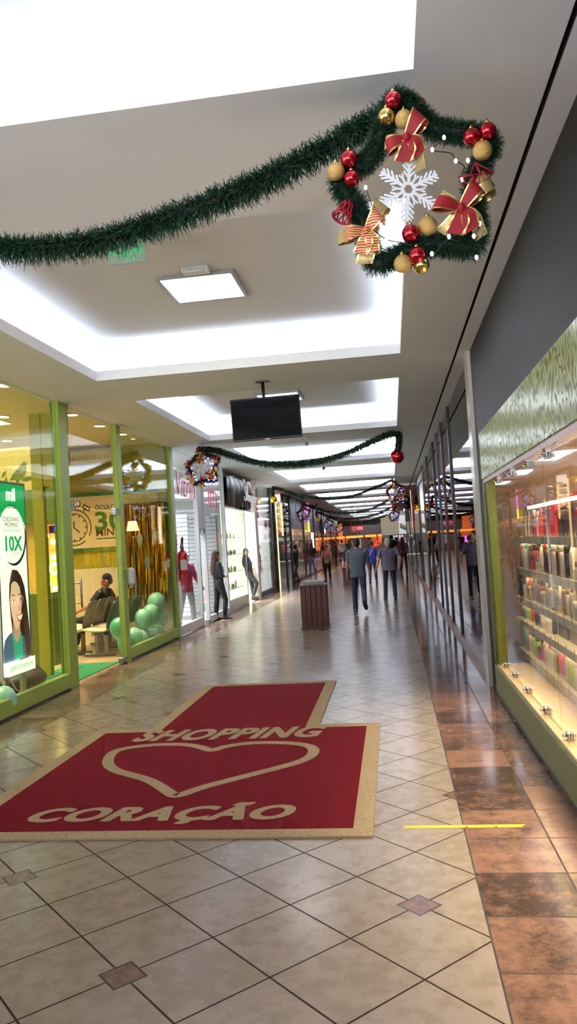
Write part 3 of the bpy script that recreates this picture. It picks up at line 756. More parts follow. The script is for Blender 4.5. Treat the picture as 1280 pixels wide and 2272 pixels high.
# topiary ball, gnome, boxes
t = thing('topiary_ball', 'round clipped green bush ball on a white plinth behind glass', 'plant', (-4.52, 14.95, 0))
MB().lathe([(.26, .02), (.27, .2), (.25, .22)], 22).build('plinth', m_white, t)
q = MB(); rr = random.Random(8)
for i in range(2400):
    a_ = rr.uniform(0, 2*PI); c_ = rr.uniform(-.35, 1); s_ = math.sqrt(1-c_*c_); n_ = V3((s_*math.cos(a_), s_*math.sin(a_), c_)); e = n_.cross(V3((rr.random(), rr.random(), rr.random()))).normalized()*.008
    p = n_*.2+V3((0, 0, .3)); q.add([p-e, p+e, p+n_*.035+e*2], [(0, 1, 2)])
q.ell((0, 0, .3), (.205, .205, .2), seg=20)
q.build('foliage', mat('clipped_leaf', (96, 128, 70), .7, var=.4, vs=40), t)
t = thing('gnome_figure', 'small red and green gnome figure standing behind the door', 'figurine', (-4.3, 17.2, .22))
t.scale = (.62, .62, .55)
MB().box(-.2, .2, -.2, .2, -.4, 0).build('plinth', m_white, t)
MB().lathe([(.15, 0), (.16, .1), (.13, .3), (.02, .42)], 14).build('green_coat', mat('gnome_green', (20, 92, 44), .7), t)
MB().lathe([(.1, .34), (.09, .5), (.01, .78)], 14).build('red_hat', mat('gnome_red', (170, 30, 40), .7), t)
MB().ell((0, -.08, .38), (.06, .05, .06)).ell((-.02, .02, .8), (.1, .1, .1)).build('white_trim', m_white, t)
# fire extinguisher
t = thing('fire_extinguisher', 'red fire extinguisher with white label hung on the white post', 'fire extinguisher', (XL+.14, 14.2, 1.2))
MB().lathe([(.02, 0), (.085, .0), (.09, .015), (.09, .36), (.075, .41), (.035, .44), (.03, .46)], 24).build('cylinder', mat('extinguisher_red', (190, 24, 34), .25, coat=.4), t)
q = MB(); rs = []
for i in range(11):
    a_ = -1.9+i*1.7/10
    rs.append([(.0915*math.cos(a_), .0915*math.sin(a_), .07), (.0915*math.cos(a_), .0915*math.sin(a_), .26)])
vs = [p for r in rs for p in r]; q.add(vs, [(2*i, 2*i+2, 2*i+3, 2*i+1) for i in range(10)])
q.build('label', mat('label_white', (226, 216, 218), .5, var=.3, vs=60), t)
MB().box(-.025, .025, -.025, .025, .45, .5).box(-.02, .02, -.11, .02, .5, .52).box(-.02, .02, -.1, .02, .455, .47).build('valve', m_black, t)
MB().tube(smoothpath([(0, .02, .5), (0, .05, .58), (0, .07, .66), (0, .03, .69), (0, -.02, .64), (0, -.05, .56), (-.02, -.07, .5)]), .013, 8).build('hose', m_black, t)
MB().box(-.14, -.085, -.03, .03, .1, .14).box(-.14, -.08, -.03, .03, .34, .38).build('bracket', m_steel, t)
p = onX(391, 1198, XL+.022)
t = thing('safety_sign', 'small white sign with red border above the fire extinguisher', 'sign', (XL+.022, 14.24, p.z))
MB().box(0, .004, -.055, .055, -.1, .1).build('red_border', mat('sign_red', (196, 30, 40), .5), t); MB().box(.004, .006, -.035, .035, -.08, .08).build('white_panel', m_white, t)
# ------------------------------------------------------------------ left side: bright shop under the dark sign
m_fasc = mat('dark_sign_panel', (30, 28, 30), .25, var=.2)
mb = MB().box(-6.8, -6.7, 18.8, 23.2, 0, SH, 0).box(-6.7, XL-.1, 23.16, 23.22, 0, SH, 0)
struct('wall_left', mb, mat('bright_cream_wall', (246, 243, 226), .6, var=.02), 'bright cream walls of the shop under the dark sign', 'wall')
t = thing('shop_sign', 'black shop sign with draped cloth and white script letters', 'sign', (XL, 20.9, 3.1))
MB().box(-.1, -.02, -2.1, 2.1, -.44, .5).build('panel', m_fasc, t)
q = MB(); rr = random.Random(2)
rows = []
for i in range(41):
    yy = -2.05+i*.09
    f = .05*math.sin(i*.9)+.03*math.sin(i*2.1)
    zz = .46-.1*abs(math.sin(i*.35)); zb = -.42+.06*abs(math.sin(i*.5))
    rows.append([(.03+f*.5+.04, yy, zz), (.07+f, yy, .1), (.05+f*.8, yy, -.2), (.03+f*.6, yy, zb)])
q.rings(rows, 0, True, cap=False, closed=False)
q.build('draped_cloth', mat('black_satin', (34, 32, 36), .22, var=.1), t)
def script(strokes, M, r, name, m, par):
    q = MB()
    for st in strokes: q.tube([M @ V3((x, y, 0)) for x, y in [(p.x, p.y) for p in smoothpath([(a_, b_, 0) for a_, b_ in st], 5)]], r, 7)
    return q.build(name, m, par)
S = [[(.42, 1.0), (.3, 1.12), (.16, 1.02), (.2, .75), (.4, .5), (.42, .2), (.22, .02), (0, .1), (.02, .3)],
     [(.55, .05), (.6, .6), (.72, 1.35), (.82, 1.5), (.86, 1.35), (.7, .7), (.62, .1), (.75, .48), (.88, .5), (.92, .2), (1.0, .04)],
     [(1.2, .5), (1.06, .4), (1.06, .1), (1.2, .02), (1.34, .15), (1.32, .42), (1.2, .5), (1.4, .46)],
     [(1.5, .5), (1.54, .1), (1.5, -.7), (1.4, -.85), (1.42, -.6), (1.56, .3), (1.7, .5), (1.82, .35), (1.74, .05), (1.58, .08)],
     [(1.94, .5), (1.98, .1), (1.94, -.7), (1.84, -.85), (1.86, -.6), (2.0, .3), (2.14, .5), (2.26, .35), (2.18, .05), (2.02, .08)],
     [(2.3, .3), (2.5, .35), (2.46, .5), (2.36, .46), (2.32, .2), (2.42, .03), (2.56, .12)],
     [(2.62, .5), (2.68, .3), (2.7, .02), (2.7, .3), (2.8, .5), (2.9, .46)], [(2.35, .75), (2.5, 1.2), (2.58, 1.36), (2.56, 1.1)]]
script(S, frame((.12, .05, -.18), (0, 1, 0), (0, 0, 1)) @ Matrix.Diagonal((.66, .36, 1, 1)), .017, 'lettering', mat('sign_letter_white', (246, 246, 246), .4, emit=.25, var=0), t)
w = thing('window_4', 'open bright shop front under the black sign', 'shop window', (0, 0, 0), kind='structure')
MB().box(XL-.08, XL, 18.73, 18.8, 0, CZ).build('frame', m_fasc, w); MB().box(XL-.08, XL, 23.1, 23.2, 0, 2.66).build('frame', m_frameW, w)
MB().box(XL-.1, XL, 18.8, 21.4, 0, .3).build('plinth', mat('pale_pink_plinth', (226, 208, 204), .4), w)
pane(18.8, 21.4, .3, 2.66, w, g_clear); MB().box(XL-.02, XL, 21.38, 21.41, .3, 2.66).build('frame_edge', m_steel, w)
area((-5.4, 21, SH-.06), (0, 0, 0), 1.8, 3.6, 720, (.98, 1, .94))
m_shelfg = glass('shelf_glass', (214, 232, 220), .06)
for k, z in enumerate((.55, 1.0, 1.45, 1.9)):
    o = MB().box(-4.62, -4.2, 18.95, 21.3, z-.012, z).build('glass_shelf', m_shelfg); tag(o, ['lowest', 'second lowest', 'second highest', 'highest'][k]+' glass shelf in the bright shop window', 'shelf', 'glass shelves in the bright shop window')
rr = random.Random(21)
jc = [(236, 226, 200), (214, 208, 176), (250, 250, 244), (150, 130, 110), (214, 190, 120), (210, 218, 206)]
cn = ['cream', 'khaki', 'white', 'brown', 'gold', 'pale grey']
n_ = 0
pos_w = ['first', 'second', 'third', 'fourth', 'fifth', 'sixth', 'seventh', 'eighth']
for k, z in enumerate((.55, 1.0, 1.45, 1.9)):
    for j in range(5):
        yy = 19.15+j*.46+rr.uniform(-.06, .06); ci = rr.randrange(6)
        t = thing('ornament', '%s ornament, %s from the near end of the %s glass shelf' % (cn[ci], pos_w[j], ['lowest', 'second lowest', 'second highest', 'highest'][k]), 'ornament', (-4.38, yy, z), 0, 'ornaments on the glass shelves')
        hh = rr.uniform(.1, .2); rad = rr.uniform(.035, .06)
        MB().lathe([(rad*.6, 0), (rad*.65, .01), (rad, hh*.45), (rad*.5, hh*.8), (rad*.55, hh*.86)], 14).build('body', mat('ornament_'+cn[ci].replace(' ', '_'), jc[ci], .3), t)
        MB().lathe([(rad*.56, hh*.86), (rad*.3, hh*.95), (.01, hh)], 12).build('lid', m_steel, t)
t = thing('display_case', 'white lit display case standing deep in the bright shop', 'cabinet', (-5.9, 22.4, 0))
MB().box(-.5, .5, -.2, .25, 0, .8).build('base', m_white, t); MB().box(-.5, .5, .2, .25, .8, 2.4).build('back_panel', mat('case_green_white', (226, 246, 214), .4, emit=.5), t)
for z in (1.2, 1.6, 2.0): MB().box(-.5, .5, -.2, .2, z-.01, z).build('shelf', m_shelfg, t)
t = thing('gold_mirror', 'pale wall panel with thin gold brush strokes in the bright shop', 'panel', (-5.4, 22.9, 2.2))
MB().box(-.4, .4, 0, .03, -.45, .4).build('panel', mat('panel_blush', (226, 214, 204), .4), t)
q = MB()
for k in range(4): q.tube(smoothpath([(-.2+k*.07, -.01, -.3), (-.16+k*.07, -.012, .05), (-.2+k*.08, -.01, .32)]), .008, 5)
q.build('brush_stroke', mat('gold_paint', (196, 156, 84), .3, .6), t)
# ------------------------------------------------------------------ left side: shop with the pink banner
mb = MB().box(-6.5, -6.4, 23.3, 26.3, 0, SH).box(-6.4, XL-.1, 26.26, 26.34, 0, SH)
struct('wall_left', mb, m_wwhite, 'white back wall of the shop with the pink banner', 'wall')
w = thing('window_5', 'glass shop front with dark kick rail behind the leaning woman', 'shop window', (0, 0, 0), kind='structure')
post(23.2, 23.34, par=w, m=mat('rose_frame', (196, 160, 152), .4)); rail(23.34, 26.2, .02, .2, w, m_wdark); pane(23.34, 26.2, .2, CZ, w, g_clear)
area((-5.3, 24.8, SH-.06), (0, 0, 0), 1.6, 2.4, 320, (.94, .97, 1))
t = thing('hanging_banner', 'tall magenta banner with pale print hanging in the shop window', 'banner', (XL-.12, 24.05, 2.95))
MB().box(-.008, .008, -.34, .34, -.5, .5).build('cloth', mat('magenta_cloth', (206, 52, 124), .6, var=.08), t)
q = MB()
for k in range(5): q.box(.0085, .0095, -.24+.02*k, .22-.03*k, .3-.14*k, .34-.14*k)
q.build('print', mat('pale_pink_print', (236, 150, 190), .6), t); MB().tube([(0, -.36, .5), (0, .36, .5)], .012, 8).build('rod', m_steel, t)
o = MB().box(XL-.16, XL-.13, 25.75, 26.1, 2.2, 2.55).build('price_card', mat('magenta_cloth', (206, 52, 124), .6)); tag(o, 'small magenta card near the right end of that window', 'card')
t = thing('slogan_board', 'board of pink and white stripes low behind the magenta banner', 'board', (-5.0, 25.0, 2.35))
MB().box(-.5, .5, 0, .03, -.4, .4).build('board', m_white, t)
q = MB()
for k in range(5): q.box(-.45, .42-.08*(k % 3), -.008, 0, .28-.14*k, .35-.14*k)
q.build('stripe_print', mat('pink_red', (214, 70, 96), .6), t)
# ------------------------------------------------------------------ left side farther on: dark posts, gold light lines, dark glass
m_gold = mat('gold_light_line', (255, 206, 130), .4, emit=1.6, var=0)
m_dark = mat('dark_bronze_frame', (44, 42, 42), .35, .3, var=.1)
w = thing('window_6', 'dark framed shop front with gold light strips past the magenta banner', 'shop window', (0, 0, 0), kind='structure')
for y_ in (26.2, 27.0, 29.6, 31.2): MB().box(XL-.1, XL+.03, y_, y_+.16, 0, CZ).build('frame', m_dark, w)
MB().box(XL-.02, XL+.04, 27.3, 27.42, 0, 3.3).build('gold_strip', m_gold, w); MB().box(XL-.02, XL+.03, 28.9, 28.98, 1.95, 3.2).build('gold_strip', m_gold, w)
pane(27.45, 29.6, 0, 1.9, w, g_dark); MB().box(XL-.06, XL-.02, 27.42, 29.6, 1.9, 2.0).build('frame', m_dark, w); pane(29.76, 31.2, 0, CZ, w, g_dark)
mb = MB().box(-5.0, -4.95, 26.4, 31.3, 0, SH); struct('wall_left', mb, m_wdark, 'dark back wall behind the gold light strips', 'wall')
rr = random.Random(4)
for k in range(5):
    t = thing('paper_lantern', ['lowest', 'second lowest', 'middle', 'second highest', 'topmost'][k]+' white folded shade in the dark upper niche', 'lampshade', (-4.35, 29.2, 2.1+k*.25), 0, 'white shades in the dark niche')
    MB().lathe([(.3, 0), (.34, .1), (.22, .2)], 10, smooth=False, cap=False).build('shade', m_white, t)
    MB().lathe([(.04, .0), (.04, .22)], 8).build('holder', m_steel, t)
area((-4.5, 28.6, SH-.06), (0, 0, 0), .5, 3, 10, (1, .95, .9))
ends = [(31.36, 36.0), (36.0, 41.0), (41.0, 46.0), (46.0, 52.5), (52.5, 60.0)]
hdr = [(126, 124, 126), (136, 130, 130), (124, 120, 124), (190, 80, 40), (120, 92, 84)]
wn = ['dark glass shop front where the person in black stands', 'dark glass shop front with the pink and yellow light tube', 'shop front with grey header past the second star wreath', 'shop front with orange header farther along the left', 'last shop front on the left before the court']
m_or = mat('orange_light_band', (255, 160, 60), .4, emit=1.6, var=.1)
m_goods = [mat('goods_%d' % i, c, .6, var=.4, vs=14) for i, c in enumerate(((150, 70, 50), (196, 120, 70), (110, 60, 54), (180, 150, 120), (90, 84, 96)))]
for k, (a_, b_) in enumerate(ends):
    w = thing('window_%d' % (7+k), wn[k], 'shop window', (0, 0, 0), kind='structure')
    MB().box(XL-.08, XL+.02, a_, a_+.14, 0, CZ).build('frame', m_dark, w); MB().box(XL-.06, XL, (a_+b_)/2-.05, (a_+b_)/2+.05, 0, CZ).build('frame', m_alu, w)
    MB().box(XL-.06, XL-.03, a_+.14, b_, 2.25, CZ).build('header_panel', mat('header_%d' % k, hdr[k], .3, var=.05), w)
    pane(a_+.14, b_, .1, 2.25, w, g_clear); MB().box(XL-.06, XL, a_, b_, 0, .1).build('kick_rail', m_dark, w)
    MB().box(-5.5, -5.45, a_, b_, 0, 2.3).build('back_wall', mat('terracotta_wall', (148, 100, 82), .7, var=.2, vs=1.5), w)
    o = MB().box(-4.34, -4.28, a_+.3, b_-.2, 2.02, 2.14).build('light_band', m_or); tag(o, 'orange glowing band inside the %s far left shop front' % pos_w[k], 'lamp', 'orange light bands in the far left shops')
    rr = random.Random(30+k)
    for j in range(6):
        yy = a_+.6+j*(b_-a_-1)/6; gi = rr.randrange(5)
        t = thing('display_stand', 'small stand of goods, %s along the %s far left shop front' % (pos_w[j], pos_w[k]), 'display stand', (-4.75, yy, 0), 0, 'display stands in the far left shops')
        MB().box(-.25, .25, -.22, .22, 0, .5, bev=.01).build('base', m_goods[(gi+1) % 5], t)
        q = MB()
        for z in range(4): q.box(-.22, .22, -.2, .2, .55+z*.3, .74+z*.3+rr.uniform(0, .06))
        q.build('goods', m_goods[gi], t)
    area((-4.8, (a_+b_)/2, 2.2), (0, 0, 0), .8, b_-a_-1, 150, (1, .7, .42))
t = thing('neon_tube', 'upright pink and yellow glowing tube on the dark left shop front', 'lamp', (XL+.06, 37.8, 2.2))
MB().cap((0, 0, .45), (0, 0, 1.35), .05, .05).build('pink_tube', mat('neon_pink', (255, 90, 200), .4, emit=1.2, var=0), t); MB().cap((0, 0, 0), (0, 0, .42), .05, .05).build('yellow_tube', mat('neon_yellow', (250, 220, 60), .4, emit=2.0, var=0), t)
t = thing('speaker_column', 'dark upright loudspeaker column on the left shop header', 'loudspeaker', (XL+.08, 44.5, 2.05))
MB().box(-.08, .08, -.2, .2, 0, .9, bev=.03).build('case', m_black, t); MB().box(.08, .085, -.17, .17, .05, .85).build('grille', m_wgrey, t)
t = thing('promotion_screen', 'small pale lit screen high on the left under a star wreath', 'screen', (XL+.1, 46.3, 2.35))
MB().box(-.04, .02, -.5, .5, -.25, .25).build('case', m_black, t); MB().cap((0, 0, .25), (0, 0, CZ-2.352), .02, .02).build('ceiling_rod', m_black, t); MB().box(.02, .025, -.46, .46, -.22, .22).build('display', mat('screen_lilac', (226, 206, 250), .3, emit=1.2, var=.1), t)
# ------------------------------------------------------------------ right side: grey panel, green sign and cosmetics window
m_panel = mat('charcoal_panel', (42, 41, 40), .6, spec=.2, var=.03)
mb = MB().box(XR+.01, XR+.1, YB, 8.45, 2.66, CZ, 0).box(XR+.01, XR+.1, 8.06, 8.45, 0, 2.66, 0)
struct('wall_right', mb, m_panel, 'charcoal grey panel above and beside the green patterned sign', 'wall')
m_stone = tile_plain('pale_stone_tile', (206, 200, 190), (190, 184, 176), .62, .2, (130, 124, 118))
mb = MB().box(XR-.03, XR+.1, 8.45, 8.76, 0, CZ, 0)
struct('column', mb, m_stone, 'narrow pale stone tiled column beside the charcoal panel', 'column')
# green sign with a squiggle pattern, glossy
t = NT('green_squiggle_gloss')
mp = t.n('ShaderNodeMapping'); t.t.links.new(t.coord(), mp.inputs[0]); mp.inputs['Scale'].default_value = (1, 1.5, 1.0)
nz = t.n('ShaderNodeTexNoise'); nz.inputs['Scale'].default_value = 8; nz.inputs['Detail'].default_value = 0.5; t.t.links.new(mp.outputs[0], nz.inputs['Vector'])
f = t.m('ABSOLUTE', t.m('SUBTRACT', t.m('FRACT', t.m('MULTIPLY', nz.outputs['Fac'], 4.0)), .5))
pat = t.ramp(f, .17, .21)
c = t.mix(pat, lin((98, 94, 20)), lin((168, 178, 126)))
df = t.n('ShaderNodeBsdfDiffuse'); t.put(df.inputs[0], c)
gl = t.n('ShaderNodeBsdfGlossy'); t.put(gl.inputs['Roughness'], t.m('SUBTRACT', .3, t.m('MULTIPLY', pat, .16)))
mx = t.n('ShaderNodeMixShader'); t.put(mx.inputs[0], t.m('ADD', .09, t.m('MULTIPLY', pat, .1)))
t.t.links.new(df.outputs[0], mx.inputs[1]); t.t.links.new(gl.outputs[0], mx.inputs[2]); t.t.links.new(mx.outputs[0], t.out.inputs[0])
m_sign = t.mat
t = thing('sign_board', 'glossy green sign board with squiggle pattern above the cosmetics window', 'sign', (XR, 3.6, 2.16))
MB().box(-.01, .05, -5.6, 4.42, .02, .5, bev=.006).build('face', m_sign, t)
MB().box(.0, .09, -5.6, 4.42, -.02, .02).build('bottom_rail', mat('copper_rail', (128, 78, 50), .3, .6, var=.2, vs=20), t)
q = MB()
for k in range(9): q.box(.012, .06, -5.0+k, -4.96+k, -.03, -.018)
q.build('bracket', m_steel, t)
m_ogreen = mat('olive_green_gloss', (104, 108, 36), .4, var=.05, spec=.25)
w = thing('window_12', 'long green framed cosmetics shop window on the right', 'shop window', (0, 0, 0), kind='structure')
MB().box(XR-.01, XR+.12, YB, 8.03, .03, .30, bev=.006).build('plinth', m_ogreen, w)
MB().box(XR+.0, XR+.34, YB, 7.9, .30, .325).build('sill', mat('sill_pale', (206, 178, 120), .25), w)
MB().box(XR+.015, XR+.1, 7.82, 7.9, .325, 2.15).build('green_post', m_ogreen, w); MB().box(XR+.02, XR+.1, 7.9, 7.98, .3, 2.15).build('steel_post', m_alu, w); MB().box(XR+.0, XR+.1, 7.98, 8.06, .3, 2.15).build('green_post', m_ogreen, w)
MB().box(XR+.0, XR+.1, YB, 8.0, 0, .03).build('shadow_gap', m_black, w)
ys = [-1.0, 1.2, 3.4, 5.25, 7.82]
for a_, b_ in zip(ys[:-1], ys[1:]): pane(a_+.003, b_-.003, .325, 2.15, w, g_clear, XR+.06)
m_chrome = mat('chrome', (200, 200, 204), .12, 1.0, var=.02)
def clamp(y_, z_, label, up):
    t = thing('glass_clamp', label, 'clamp', (XR+.06, y_, z_), 0, 'chrome clamps holding the glass')
    t.scale = (.75, .8, .75)
    s_ = 1 if up else -1
    z0, z1 = (0, .07) if up else (-.07, 0)
    MB().box(-.035, -.008, -.045, .045, z0, z1, bev=.008).box(.008, .035, -.045, .045, z0, z1, bev=.008).box(-.03, .03, -.04, .04, min(0, s_*.012), max(0, s_*.012)).build('jaw', m_chrome, t)
    MB().lathe([(.014, 0), (.014, .03), (.005, .034)], 12, 0, Matrix.Translation((-.034, 0, s_*.04)) @ Matrix.Rotation(-PI/2, 4, 'Y')).build('knob', m_chrome, t)
cw = ['clamp on the sill nearest to the green corner post', 'second chrome clamp on the sill from the green post', 'third chrome clamp on the sill from the green post', 'fourth chrome clamp on the sill from the green post', 'fifth chrome clamp on the sill at the edge of view']
for yy, s in zip((7.66, 7.12, 6.45, 5.72, 5.0), cw): clamp(yy, .325, s, True)
cw = ['clamp under the sign nearest to the green corner post', 'second chrome clamp under the sign from the green post', 'third chrome clamp under the sign from the green post', 'fourth chrome clamp under the sign at the edge of view']
for yy, s in zip((7.3, 6.5, 5.72, 5.05), cw): clamp(yy, 2.14, s, False)
# shop behind
mb = MB().box(4.4, 4.5, -1, 8.6, 0, 3.2, 0).box(XR+.3, 4.4, 10.2, 10.3, 0, 3.2, 0)
struct('wall_back', mb, mat('warm_shop_wall', (220, 178, 138), .7, var=.1, vs=1.5), 'warm peach back wall inside the cosmetics shop', 'wall')
mb = MB().box(XR+.12, 4.4, -1, 10.2, 2.75, 2.8); struct('ceiling', mb, mat('warm_shop_ceiling', (240, 224, 198), .8), 'warm ceiling inside the cosmetics shop', 'ceiling')
area((2.0, 5.5, 2.7), (0, 0, 0), 1.6, 6, 520, (1, .9, .74))
m_shelf = mat('shelf_white_lam', (232, 222, 206), .4, var=.03)
m_rail = mat('price_rail_grey', (232, 226, 214), .3, var=.1, vs=6)
SX = 1.27; SHZ = [.40, .72, .95, 1.255, 1.575]
SY0, SY1 = 4.6, 8.55
sn = ['lowest', 'second lowest', 'middle', 'second highest', 'top']
for k, z in enumerate(SHZ):
    t = thing('display_shelf', 'pale %s shelf of cosmetics behind the glass' % sn[k], 'shelf', (SX, 0, z), 0, 'shelves of cosmetics')
    MB().box(0, .36, SY0, SY1, -.025, 0).build('board', m_shelf, t)
    MB().box(-.006, 0, SY0, SY1, -.062, .004).build('price_rail', m_rail, t)
    q = MB()
    for j in range(14): q.box(-.009, -.006, SY0+.1+j*.28, SY0+.125+j*.28, -.06, .03)
    q.build('divider', mat('clear_divider', (232, 212, 170), .2), t)
t = thing('shelf_frame', 'slim brass upright frame carrying the cosmetics shelves', 'frame', (SX, 0, 0))
for yy in (4.7, 5.65, 6.6, 7.6, 8.5): MB().box(.36, .385, yy-.012, yy+.012, 0, 1.95).build('upright', mat('brass', (198, 160, 96), .3, .7), t)
MB().box(0, .36, 4.6, 8.55, 0, .12).build('base', m_shelf, t)
t = thing('strip_lamp', 'thin white strip lamp above the top cosmetics shelf', 'lamp', (SX+.1, 6.6, 1.86))
MB().box(-.02, .02, -1.95, 1.25, -.012, .012).build('tube', mat('strip_glow', (255, 246, 228), .4, emit=14, var=0), t); MB().box(-.02, .02, 1.25, 1.7, -.012, .012).build('rail', mat('brass', (198, 160, 96), .3, .7), t)
m_leds = mat('shelf_led', (255, 226, 170), .4, emit=22, var=0)
for k, z in enumerate(SHZ[1:]):
    o = MB().box(SX+.02, SX+.04, SY0, SY1-.2, z-.04, z-.028).build('led_strip', m_leds); tag(o, 'warm light strip under the %s cosmetics shelf' % sn[k+1], 'lamp', 'light strips under the shelves')
# bottles
BC = {'white': (240, 232, 220), 'cream': (236, 214, 180), 'black': (36, 32, 34), 'red': (190, 28, 40), 'green': (60, 160, 108), 'lime': (168, 206, 50), 'purple': (136, 62, 120), 'pink': (226, 110, 140), 'brown': (140, 96, 66), 'grey': (150, 144, 138), 'orange': (232, 140, 60), 'teal': (90, 176, 160), 'yellow': (240, 200, 60), 'navy': (40, 42, 78)}
BM = {k: mat('bottle_'+k, v, .28, var=.05, vs=30, coat=.2) for k, v in BC.items()}
def bottle(kind, col, cap, p, label, grp, s=1.0):
    t = thing('bottle' if kind != 'tube' else 'tube_bottle', label, 'bottle', p, 0, grp)
    t.scale = (.8, .8, 1.05)
    if kind == 'pump':
        MB().lathe([(.034*s, 0), (.037*s, .008), (.037*s, .15*s), (.03*s, .168*s), (.013*s, .176*s)], 14).build('body', BM[col], t)
        MB().lathe([(.016*s, .174*s), (.016*s, .19*s), (.005*s, .192*s), (.005*s, .21*s), (.012*s, .212*s), (.012*s, .222*s)], 10).box(-.035*s, 0, -.006*s, .006*s, .212*s, .222*s).build('pump', BM[cap], t)
    elif kind == 'tall':
        MB().lathe([(.03*s, 0), (.033*s, .008), (.033*s, .13*s), (.031*s, .16*s)], 14).build('body', BM[col], t)
        MB().lathe([(.0315*s, .16*s), (.0315*s, .205*s), (.028*s, .21*s)], 14).build('cap', BM[cap], t)
    elif kind == 'round':
        MB().lathe([(.034*s, 0), (.038*s, .01), (.038*s, .12*s), (.03*s, .16*s), (.016*s, .19*s)], 14).build('body', BM[col], t)
        MB().lathe([(.017*s, .188*s), (.017*s, .225*s), (.014*s, .23*s)], 12).build('cap', BM[cap], t)
    elif kind == 'tube':
        MB().loft([((0, 0, .03*s), (.026*s, 0, 0), (0, .026*s, 0)), ((0, 0, .11*s), (.02*s, 0, 0), (0, .03*s, 0)), ((0, 0, .19*s), (.004*s, 0, 0), (0, .034*s, 0))], 0, 14).build('body', BM[col], t)
        MB().lathe([(.024*s, 0), (.025*s, .03*s)], 14).build('cap', BM[cap], t)
    elif kind == 'jar':
        MB().lathe([(.04*s, 0), (.044*s, .008), (.044*s, .07*s), (.042*s, .076*s)], 16).build('body', BM[col], t)
        MB().lathe([(.045*s, .076*s), (.045*s, .105*s), (.042*s, .11*s)], 16).build('lid', BM[cap], t)
    return t
layout = {
 0: 'teal/white/tall teal/white/pump pink/pink/jar white/pink/tall white/white/round lime/black/tall lime/black/pump lime/lime/round lime/black/tall red/black/jar red/black/tall pink/white/pump white/white/tall cream/white/round white/pink/tall white/white/tall orange/white/tube lime/white/tall red/white/tall white/black/round pink/white/tube'.split(),
 1: 'pink/black/tall green/white/tall cream/yellow/round yellow/white/tall lime/white/tall red/white/tall pink/white/tube grey/black/jar black/black/tall black/black/pump grey/black/tall white/white/tall white/navy/pump white/white/round cream/white/tall white/orange/tall black/black/round brown/black/tall white/white/tall pink/white/tube'.split(),
 2: 'black/black/tall navy/black/tube navy/black/tube white/white/jar white/pink/pump pink/white/round cream/white/jar brown/yellow/tall grey/black/tall brown/yellow/tall grey/black/tall brown/black/tall brown/black/tall grey/white/jar white/white/jar grey/black/round white/white/tall cream/brown/tall brown/black/pump grey/grey/tall white/yellow/tube'.split(),
 3: 'purple/black/tube purple/purple/tube cream/cream/tall pink/white/jar white/white/tall white/teal/tall green/white/pump red/red/tube brown/brown/tall red/black/jar red/black/tall red/black/tall white/grey/jar white/black/round white/white/round black/black/tall black/red/tall white/white/tall red/black/round black/black/pump cream/white/tall'.split(),
}
typ = {'tall': 'bottle', 'pump': 'pump bottle', 'round': 'round bottle', 'tube': 'tube', 'jar': 'jar'}
rr = random.Random(77)
def ordw(n):
    tens = ['first', 'second', 'third', 'fourth', 'fifth', 'sixth', 'seventh', 'eighth', 'ninth', 'tenth', 'eleventh', 'twelfth', 'thirteenth', 'fourteenth', 'fifteenth', 'sixteenth', 'seventeenth', 'eighteenth', 'nineteenth', 'twentieth', 'twenty-first', 'twenty-second', 'twenty-third', 'twenty-fourth', 'twenty-fifth', 'twenty-sixth', 'twenty-seventh', 'twenty-eighth', 'twenty-ninth', 'thirtieth', 'thirty-first', 'thirty-second', 'thirty-third', 'thirty-fourth', 'thirty-fifth', 'thirty-sixth', 'thirty-seventh', 'thirty-eighth', 'thirty-ninth', 'fortieth']
    return tens[n]
for k, items in layout.items():
    yy = 8.38
    for j, it in enumerate(items+items[3:][::-1]):
        c_, cp, kd = it.split('/')
        s_ = {0: 1.0, 1: .8, 2: 1.08, 3: 1.15}[k]*rr.uniform(.92, 1.05)
        if kd == 'jar': s_ *= 1.05
        lab = '%s %s with %s top, %s from the far end, %s shelf' % (c_, typ[kd], cp, ordw(j), sn[k])
        bottle(kd, c_, cp, (SX+.06+rr.uniform(0, .03), yy, SHZ[k]+.001), lab, 'bottles on the cosmetics shelves', s_)
        yy -= .084*rr.uniform(.95, 1.12)
        if k == 1 and 6.05 < yy < 6.95: yy = 6.05
        if yy < 5.25: break
